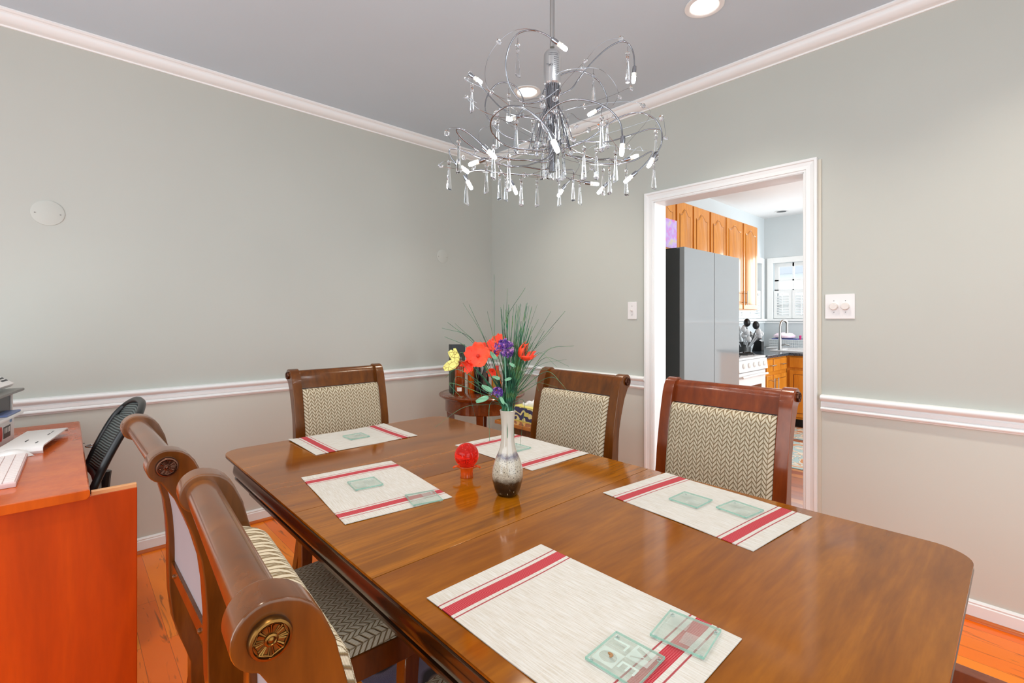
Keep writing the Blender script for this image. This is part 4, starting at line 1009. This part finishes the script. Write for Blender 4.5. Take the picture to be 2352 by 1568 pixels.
kbd=thing('keyboard','slim white keyboard at the left edge of the desk','keyboard',(1.0,-2.972,.7602),-.02)
MB().box(-.21,.21,-.085,.078,0,.014).build('base',newmat('keyboard shell',.4,(214,186,184)),kbd,bev=.003)
mb=MB()
for i in range(17):
    for j in range(6):
        x=-.203+i*.024; mb.box(x,x+.0215,-.080+j*.026,-.080+j*.026+.0235,.014,.0175)
mb.build('keys',newmat('key caps',.5,(232,222,220)),kbd,smooth=0)
ms=thing('mouse','arched white computer mouse between the keyboard and the flat white box','mouse',(.775,-2.935,.7602),math.radians(110))
g=[]
for i in range(9):
    row=[]
    for j in range(9):
        x=-.055+.11*i/8; y=-.030+.06*j/8; h=.026*math.sin(PI*i/8)**.6*(1-.35*(2*j/8-1)**2); row.append((x,y,h+.004 if 0<i<8 and 0<j<8 else .001))
    g.append(row)
mb=MB().sheet(g); mb.box(-.05,.05,-.027,.027,0,.003); mb.build('shell',M['white'],ms,smooth=70)
MB().tube(spline([(-.055,0,.006),(-.085,.01,.012),(-.12,.0,.005)],5),.0018,6).build('cable',M['white'],ms)

# office chair
oc=thing('office_chair','black mesh-back office chair leaning behind the desk corner','office chair',(.86,-2.80,0),0)
mesh_m=newmat('black mesh fabric',.6,(40,46,46)); t=NT(mesh_m); s=t.sep(t.coord('UV')); wv=t.math('SINE',t.math('ADD',t.math('MULTIPLY',s[1],620.0),t.math('MULTIPLY',t.math('SINE',t.math('MULTIPLY',s[0],40.0)),1.2)))
t.col(t.mix(t.math('MULTIPLY',t.math('ADD',wv,1),.5),lin((18,22,22)),lin((98,108,106)))); t.bump(wv,.4,.003)
# local offsets: near edge x=+.22 (world ~1.10), far edge -.20 ; back points (y,z)
def bk(x,k):   # k 0 bottom..1 top
    yb=.070+.125*k-.01*math.sin(PI*k); cur=-.035*(1-(x/.21)**2); z=.66+.262*k-.022*(abs(x)/.21)**3*(k>.8)
    return yb+cur*(-1)*0-.03*(1-(x/.21)**2)*(-1)+(-.0), z
g=[];uv=[]
for i in range(13):
    k=i/12; row=[];ur=[]
    for j in range(13):
        x=-.21+.42*j/12; w=1-.10*k*k; y,z=bk(x,k); row.append((x*w,y,z)); ur.append((x,k*.3))
    g.append(row); uv.append(ur)
o=MB().sheet(g,uv=uv).build('backrest_mesh',mesh_m,oc,smooth=80); o.modifiers.new('t','SOLIDIFY').thickness=.003
def edge(x,ks): 
    out=[]
    for k in ks: y,z=bk(x,k); out.append((x*(1-.10*k*k),y+.004,z))
    return out
fr=edge(-.21,[0,.25,.5,.75,1])+[(-.10,bk(-.10,1)[0]+.004,bk(-.10,1)[1]+.008),(0,bk(0,1)[0]+.004,bk(0,1)[1]+.010),(.10,bk(.10,1)[0]+.004,bk(.10,1)[1]+.008)]+list(reversed(edge(.21,[0,.25,.5,.75,1])))+[(.10,bk(.1,0)[0],.65),(-.10,bk(-.1,0)[0],.65)]
fr.append(fr[0]); MB().tube(spline(fr,6),.0125,10).build('backrest_frame',M['black'],oc,smooth=60)
MB().tube(spline([(0,.12,.68),(0,.10,.55),(0,.02,.46),(0,-.05,.43)],6),.02,10).build('back_support',M['black'],oc)
MB().lathe([(.20,.44),(.23,.455),(.235,.475),(.21,.495),(.0001,.50)],28,(0,-.14,0)).build('seat',M['darkgrey'],oc,smooth=50)
MB().tube([(0,-.12,.44),(0,-.12,.10)],.025,14).build('gas_lift',M['black'],oc)
for k in range(5):
    a=2*PI*k/5+.72; x,y=.29*math.cos(a),-.12+.29*math.sin(a)
    lg=MB().tube([(0,-.12,.10),(x,y,.062)],.018,8,.012).build('base_leg',M['black'],oc)
    for s_ in (-.014,.014):
        MB().lathe([(.024,-.008),(.027,-.005),(.027,.005),(.024,.008)],18,(x+s_,y,.027),'x').build('castor',M['black'],oc)

# ================================================================= KITCHEN FURNITURE
# refrigerator
fg=thing('refrigerator','pale grey glass-fronted side by side refrigerator with dark sides','refrigerator',(0,0,0))
darkside=newmat('charcoal metal side',.35,(58,58,58),.3)
MB().box(.76,1.50,.475,1.430,.02,1.765).build('cabinet',darkside,fg,bev=.004)
gf=newmat('grey glass door',.06,(146,151,152),0,.6)
MB().box(1.525,1.586,.466,.951,.05,1.780).build('door',gf,fg,bev=.002,seg=1)
MB().box(1.525,1.586,.959,1.436,.05,1.780).build('door',gf,fg,bev=.002,seg=1)
MB().box(1.505,1.5245,.470,1.432,.05,1.772).build('door_core',M['black'],fg,smooth=0)
MB().box(1.40,1.55,.462,.4655,.10,1.772).build('side_dark_strip',M['darkgrey'],fg,smooth=0)  # dark grey strip down the side, next to the doors
MB().box(1.30,1.54,.50,.60,1.7655,1.785).build('hinge_cover',M['black'],fg,bev=.003)
MB().box(.78,1.50,.50,1.40,0,.0195).build('base',M['black'],fg)
# arched panel doors
def arch_door(parent,y0,y1,z0,z1,x,arched=True,name='door'):
    fwd=.020; w=.048
    d=MB().box(x-.002,x+fwd,y0,y1,z0,z1).build(name,M['oak'],parent,bev=.003,seg=1)
    def outline(i):
        a,b,c_,e=y0+w+i,y1-w-i,z0+w+i,z1-w-.01-i; pts=[(a,c_),(b,c_)]
        n=14; ah=.055 if arched else 0
        for k in range(n+1):
            q=k/n; yy=b+(a-b)*q; s_=q if q<=.5 else 1-q; h=(0 if s_<.12 else ah*(.5-.5*math.cos(PI*min(1,(s_-.12)/.38)))); pts.append((yy,e-ah+h))
        return pts
    o0,o1,o2=outline(0),outline(.010),outline(.028); n=len(o0)
    def lvl(o,dx): return [(x+fwd+dx,p[0],p[1]) for p in o]
    mb=MB(); vs=lvl(o0,.0005)+lvl(o0,.0045)+lvl(o1,.0010)+lvl(o2,.0060); fs=[]
    for L in range(3):
        for k in range(n): fs.append((L*n+k,L*n+(k+1)%n,(L+1)*n+(k+1)%n,(L+1)*n+k))
    fs.append(tuple(3*n+k for k in range(n)))
    mb.add(vs,fs).build('raised_panel',M['oak'],d,smooth=25)
    gr_=MB(); pts=lvl(o1,.0012); gr_.tube(pts+[pts[0]],.0022,5); gr_.build('panel_groove',M['oak_gap'],d)
    return d
def bar(parent,pos,vert=True,L=.11):
    x,y,z=pos; mb=MB()
    if vert:
        mb.tube([(x+.03,y,z-L/2),(x+.03,y,z+L/2)],.005,10)
        for s_ in (-1,1): mb.tube([(x,y,z+s_*L*.32),(x+.03,y,z+s_*L*.32)],.0035,8)
    else:
        mb.tube([(x+.03,y-L/2,z),(x+.03,y+L/2,z)],.005,10)
        for s_ in (-1,1): mb.tube([(x,y+s_*L*.32,z),(x+.03,y+s_*L*.32,z)],.0035,8)
    mb.build('handle',M['steel'],parent)
XF=1.03
uc=thing('wall_cabinet','short honey oak wall cabinet with arched doors above the refrigerator','cabinet')
MB().box(KX+.001,XF,.50,2.445,1.80,2.372).build('carcass',M['oak'],uc,smooth=0)
for i,(a,b) in enumerate([(.95,1.345),(1.372,1.680),(1.705,2.046),(2.078,2.434)]):
    d=arch_door(uc,a,b,1.81,2.362,XF)
    if i in (2,3): bar(d,(XF+.02,b-.03 if i==2 else a+.03,1.865))
uc2=thing('wall_cabinet','tall honey oak wall cabinet with two arched doors beside the kitchen window','cabinet')
MB().box(KX+.001,XF,2.447,3.345,1.36,2.372).build('carcass',M['oak'],uc2,smooth=0)
for i,(a,b) in enumerate([(2.462,2.893),(2.925,3.335)]):
    d=arch_door(uc2,a,b,1.37,2.362,XF); bar(d,(XF+.02,b-.03 if i==0 else a+.03,1.50),L=.16)
# pictured card hung on the cabinet
pm=newmat('lilac picture',.5,(190,160,214)); t=NT(pm); n_=t.noise(t.coord('Object'),14,2); t.col(t.ramp(n_,[(.36,(206,196,160)),(.46,(196,172,222)),(.56,(190,150,214)),(.66,(232,110,190))]))
pc=MB().box(XF+.028,XF+.031,.98,1.346,1.905,2.165).build('picture_card',pm,None,smooth=0); tag(pc,'lilac and pink picture card on the oak cabinet above the refrigerator','picture')
# base cabinets left run, range, back run
CZ=.865; BX=1.35
rg_=thing('gas_range','white gas range with black grates and knobs','stove')
MB().box(KX+.02,1.335,1.952,2.707,.0,CZ-.015).build('body',M['white'],rg_,bev=.004)
MB().box(KX+.02,1.36,1.952,2.707,CZ-.015,CZ+.006).build('cooktop',M['white'],rg_,bev=.004)
MB().prism([(1.336,.735),(1.385,.735),(1.372,CZ-.018),(1.336,CZ-.018)],1.955,2.704,'y').build('control_panel',M['white'],rg_,smooth=0,bev=.003)
for k in range(5):
    y=2.06+k*.135; MB().lathe([(.026,0),(.025,.014),(.016,.022),(.0001,.022)],20,(1.376,y,.795),'x').build('knob',M['offwhite'],rg_)
dr=MB().box(1.336,1.362,1.962,2.697,.20,.722).build('oven_door',M['white'],rg_,bev=.004)
MB().box(1.362,1.3635,2.08,2.58,.30,.58).build('oven_window',newmat('oven glass',.08,(96,60,50)),dr,smooth=0)
MB().tube([(1.395,2.0,.685),(1.398,2.33,.690),(1.395,2.66,.685)],.012,10).build('door_handle',M['white'],dr)
MB().box(1.336,1.36,1.962,2.697,.03,.19).build('drawer',M['white'],rg_,bev=.003)
MB().box(KX+.02,KX+.06,1.952,2.707,CZ,CZ+.11).build('back_guard',M['white'],rg_,bev=.004)
for (x,y) in ((1.20,2.14),(1.20,2.52),(.93,2.14),(.93,2.52)):
    mb=MB(); mb.lathe([(.045,CZ+.006),(.045,CZ+.016),(.03,CZ+.02),(.0001,CZ+.02)],20,(x,y,0))
    for a in range(4): mb.tube([(x+.11*math.cos(a*PI/2),y+.11*math.sin(a*PI/2),CZ+.012),(x+.10*math.cos(a*PI/2),y+.10*math.sin(a*PI/2),CZ+.034),(x+.02*math.cos(a*PI/2),y+.02*math.sin(a*PI/2),CZ+.034)],.006,6)
    mb.tube([(x+.11*math.cos(k*PI/8),y+.11*math.sin(k*PI/8),CZ+.022) for k in range(17)],.006,6); mb.build('burner_grate',M['black'],rg_)
def flat_front(parent,name,x,y0,y1,z0,z1,ax='x',panel=True):
    if ax=='x': d=MB().box(x,x+.02,y0,y1,z0,z1).build(name,M['oak'],parent,bev=.004,seg=1)
    else: d=MB().box(y0,y1,x-.02,x,z0,z1).build(name,M['oak'],parent,bev=.004,seg=1)
    if panel:
        w=.045
        if ax=='x':
            MB().box(x+.02,x+.0215,y0+w,y1-w,z0+w,z1-w).build('panel_groove',M['oak_gap'],d,smooth=0); MB().box(x+.02,x+.024,y0+w+.006,y1-w-.006,z0+w+.006,z1-w-.006).build('raised_panel',M['oak'],d,bev=.003,seg=1)
        else:
            MB().box(y0+w,y1-w,x-.0215,x-.02,z0+w,z1-w).build('panel_groove',M['oak_gap'],d,smooth=0); MB().box(y0+w+.006,y1-w-.006,x-.024,x-.02,z0+w+.006,z1-w-.006).build('raised_panel',M['oak'],d,bev=.003,seg=1)
    return d
bc1=thing('base_cabinet','honey oak base cabinet with drawers between the range and the kitchen corner','cabinet')
MB().box(KX+.02,BX,2.712,3.395,.10,CZ-.034).build('carcass',M['oak'],bc1,smooth=0)
MB().box(KX+.02,BX-.07,2.712,3.395,0,.10).build('toe_kick',M['black'],bc1,smooth=0)
for (a,b) in ((2.722,2.900),(2.930,3.345)):
    d=flat_front(bc1,'drawer',BX,a,b,.680,.815,panel=False); bar(d,(BX+.02,(a+b)/2+.04,.750),False,.12)
    d=flat_front(bc1,'door',BX,a,b,.125,.640); bar(d,(BX+.02,b-.04 if b<3 else a+.05,.53),True,.16)
bc2=thing('base_cabinet','honey oak sink cabinet facing the doorway under the kitchen window','cabinet')
MB().box(BX+.002,2.60,3.398,KY-.01,.10,CZ-.034).build('carcass',M['oak'],bc2,smooth=0)
MB().box(BX+.002,2.60,3.468,KY-.01,0,.10).build('toe_kick',M['black'],bc2,smooth=0)
for (a,b) in ((1.385,1.80),(1.82,2.22)):
    flat_front(bc2,'drawer',3.398,a,b,.695,.815,'y',False); flat_front(bc2,'door',3.398,a,b,.125,.665,'y')
ct=MB(); ct.box(KX+.013,BX+.03,2.712,3.372,CZ-.032,CZ); ct.box(KX+.002,2.63,3.372,KY-.002,CZ-.032,CZ)
o=ct.build('worktop',M['counter'],None,bev=.002,seg=1); tag(o,'dark grey speckled L-shaped kitchen worktop','worktop')
o=MB().box(KX+.013,1.385,1.445,1.945,CZ-.032,CZ).build('worktop',M['counter'],None,bev=.002,seg=1); tag(o,'short dark worktop between refrigerator and range','worktop')
bc3=thing('base_cabinet','narrow oak base cabinet hidden between refrigerator and range','cabinet'); MB().box(KX+.02,BX,1.445,1.945,0,CZ-.033).build('carcass',M['oak'],bc3,smooth=0)
sk=thing('sink','white drop-in sink rim set in the dark worktop','sink',(1.52,3.80,CZ))
mb=MB(); 
for (a,b,c_,d_) in ((-.40,.40,-.26,-.20),(-.40,.40,.20,.26),(-.40,-.34,-.20,.20),(.34,.40,-.20,.20)): mb.box(a,b,c_,d_,.0,.014)
mb.build('rim',M['white'],sk,bev=.004); MB().box(-.34,.34,-.20,.20,.001,.004).build('basin',newmat('sink basin',.3,(190,190,190)),sk,smooth=0)
fa=thing('kitchen_faucet','brushed steel gooseneck faucet at the sink','faucet',(1.215,3.60,CZ))
MB().lathe([(.030,0),(.028,.01),(.022,.03),(.022,.12),(.018,.16)],18).build('body',M['steel'],fa)
MB().tube(spline([(0,0,.15),(0,0,.28),(.01,.01,.35),(.035,.03,.375),(.06,.05,.35),(.062,.052,.30),(.062,.052,.22)],6),.014,12,.019).build('spout',M['steel'],fa)
MB().tube([(.02,0,.07),(.06,-.01,.085),(.11,-.02,.075)],.012,10,.008).build('lever',M['steel'],fa)
dr_=thing('dish_rack','white wire dish rack holding washed plates by the sink','dish rack',(1.20,4.22,CZ+.0015),.0)
wr=newmat('white wire',.3,(222,226,226)); mb=MB()
for i in range(25): x=-.26+i*.0215; mb.tube([(x,-.17,.02),(x,-.17,.12)],.0016,4)
for z in (.02,.05,.085,.12): mb.tube([(-.26,-.17,z),(.26,-.17,z),(.26,.17,z),(-.26,.17,z),(-.26,-.17,z)],.003,5)
mb.build('wire_basket',wr,dr_); MB().box(-.29,.29,-.20,.20,0,.015).build('drip_tray',M['white'],dr_,bev=.004)
def onrack(name,label,cat,loc,mb,mat,grp=None): o=mb.build(name,mat,None,smooth=50); o.location=loc; return tag(o,label,cat,grp)
onrack('plate_stack','white and pink plates stacked in the left half of the dish rack','plates',(1.08,4.20,CZ+.13),MB().lathe([(.06,0),(.13,.02),(.13,.045),(.09,.075),(.02,.085),(.0001,.085)],28),newmat('pink white plates',.3,(230,206,218)))
onrack('blue_tray','blue plastic tray edge under the plates on the dish rack','tray',(1.16,4.20,CZ+.125),MB().box(-.20,.10,-.12,.12,0,.012),newmat('blue plastic',.4,(84,96,160)))
onrack('white_cup','white cup upside down at the right of the dish rack','cup',(1.345,4.20,CZ+.126),MB().lathe([(.052,0),(.042,.10),(.036,.125),(.0001,.125)],24),M['white'])
onrack('green_bowl','green bowl at the right end of the dish rack','bowl',(1.425,4.24,CZ+.126),MB().lathe([(.03,0),(.05,.035),(.052,.06),(.0001,.06)],20),newmat('green plastic',.4,(70,130,80)))
onrack('pink_bottle','tiny magenta bottle top beside the white cup','bottle',(1.275,4.17,CZ+.126),MB().lathe([(.010,0),(.012,.03),(.014,.05),(.006,.055),(.0001,.055)],12),newmat('magenta',.4,(206,30,120)))
ut=thing('utensil_holder','crowded holder of clear and black kitchen utensils beside the range','utensils',(.965,3.16,CZ))
MB().lathe([(.065,0),(.07,.004),(.07,.12),(.066,.12),(.062,.01),(.0001,.01)],24).build('crock',M['darkgrey'],ut)
random.seed(3); cu=newmat('clear plastic utensil',.15,(214,218,220)); 
for i in range(26):
    a=random.uniform(0,2*PI); t_=random.uniform(.15,.95); L=random.uniform(.16,.27); d=Vector((math.cos(a)*t_,math.sin(a)*t_,1)).normalized(); b=Vector((math.cos(a)*.03,math.sin(a)*.03,.02)); e=b+d*L
    mb=MB().tube([b,b.lerp(e,.5)+Vector((0,0,.005)),e],.006,6,.008); mb.ball(e+d*.02,.032,10,6,(1,.5,1.1)); mb.build('utensil',cu if i>2 else M['steel'],ut)
for (x,y,L) in ((.02,.03,.35),(.11,.06,.32)):
    mb=MB().tube([(x*.3,y*.3,.02),(x,y,L-.06)],.006,6); mb.ball((x,y,L),.048,14,8,(.8,.8,1.05)); mb.build('ladle',M['black'],ut)
onrack('knife_block','small black knife block in the kitchen corner behind the utensils','knife block',(1.02,3.42,CZ),MB().prism([(-.05,0),(.06,0),(.06,.12),(-.01,.16)],-.04,.04,'y'),M['black'])
# floor mats in the kitchen
km=newmat('printed kitchen mat',.8,(210,200,180)); t=NT(km); co=t.coord('Object')
n_=t.noise(co,9,1,.4,1.0); c=t.ramp(n_,[(.38,(168,190,188)),(.45,(168,190,188)),(.46,(60,50,44)),(.475,(216,206,188)),(.58,(216,206,188)),(.60,(196,132,84))])
t.col(c)
for (y0,y1,lab) in ((1.69,2.66,'printed beige kitchen mat nearest the doorway'),(2.80,3.38,'printed beige kitchen mat in front of the sink cabinet')):
    o=MB().box(1.42,2.30,y0,y1,0,.008).build('kitchen_mat',km,None,bev=.002,seg=1); tag(o,lab,'mat','kitchen mats')
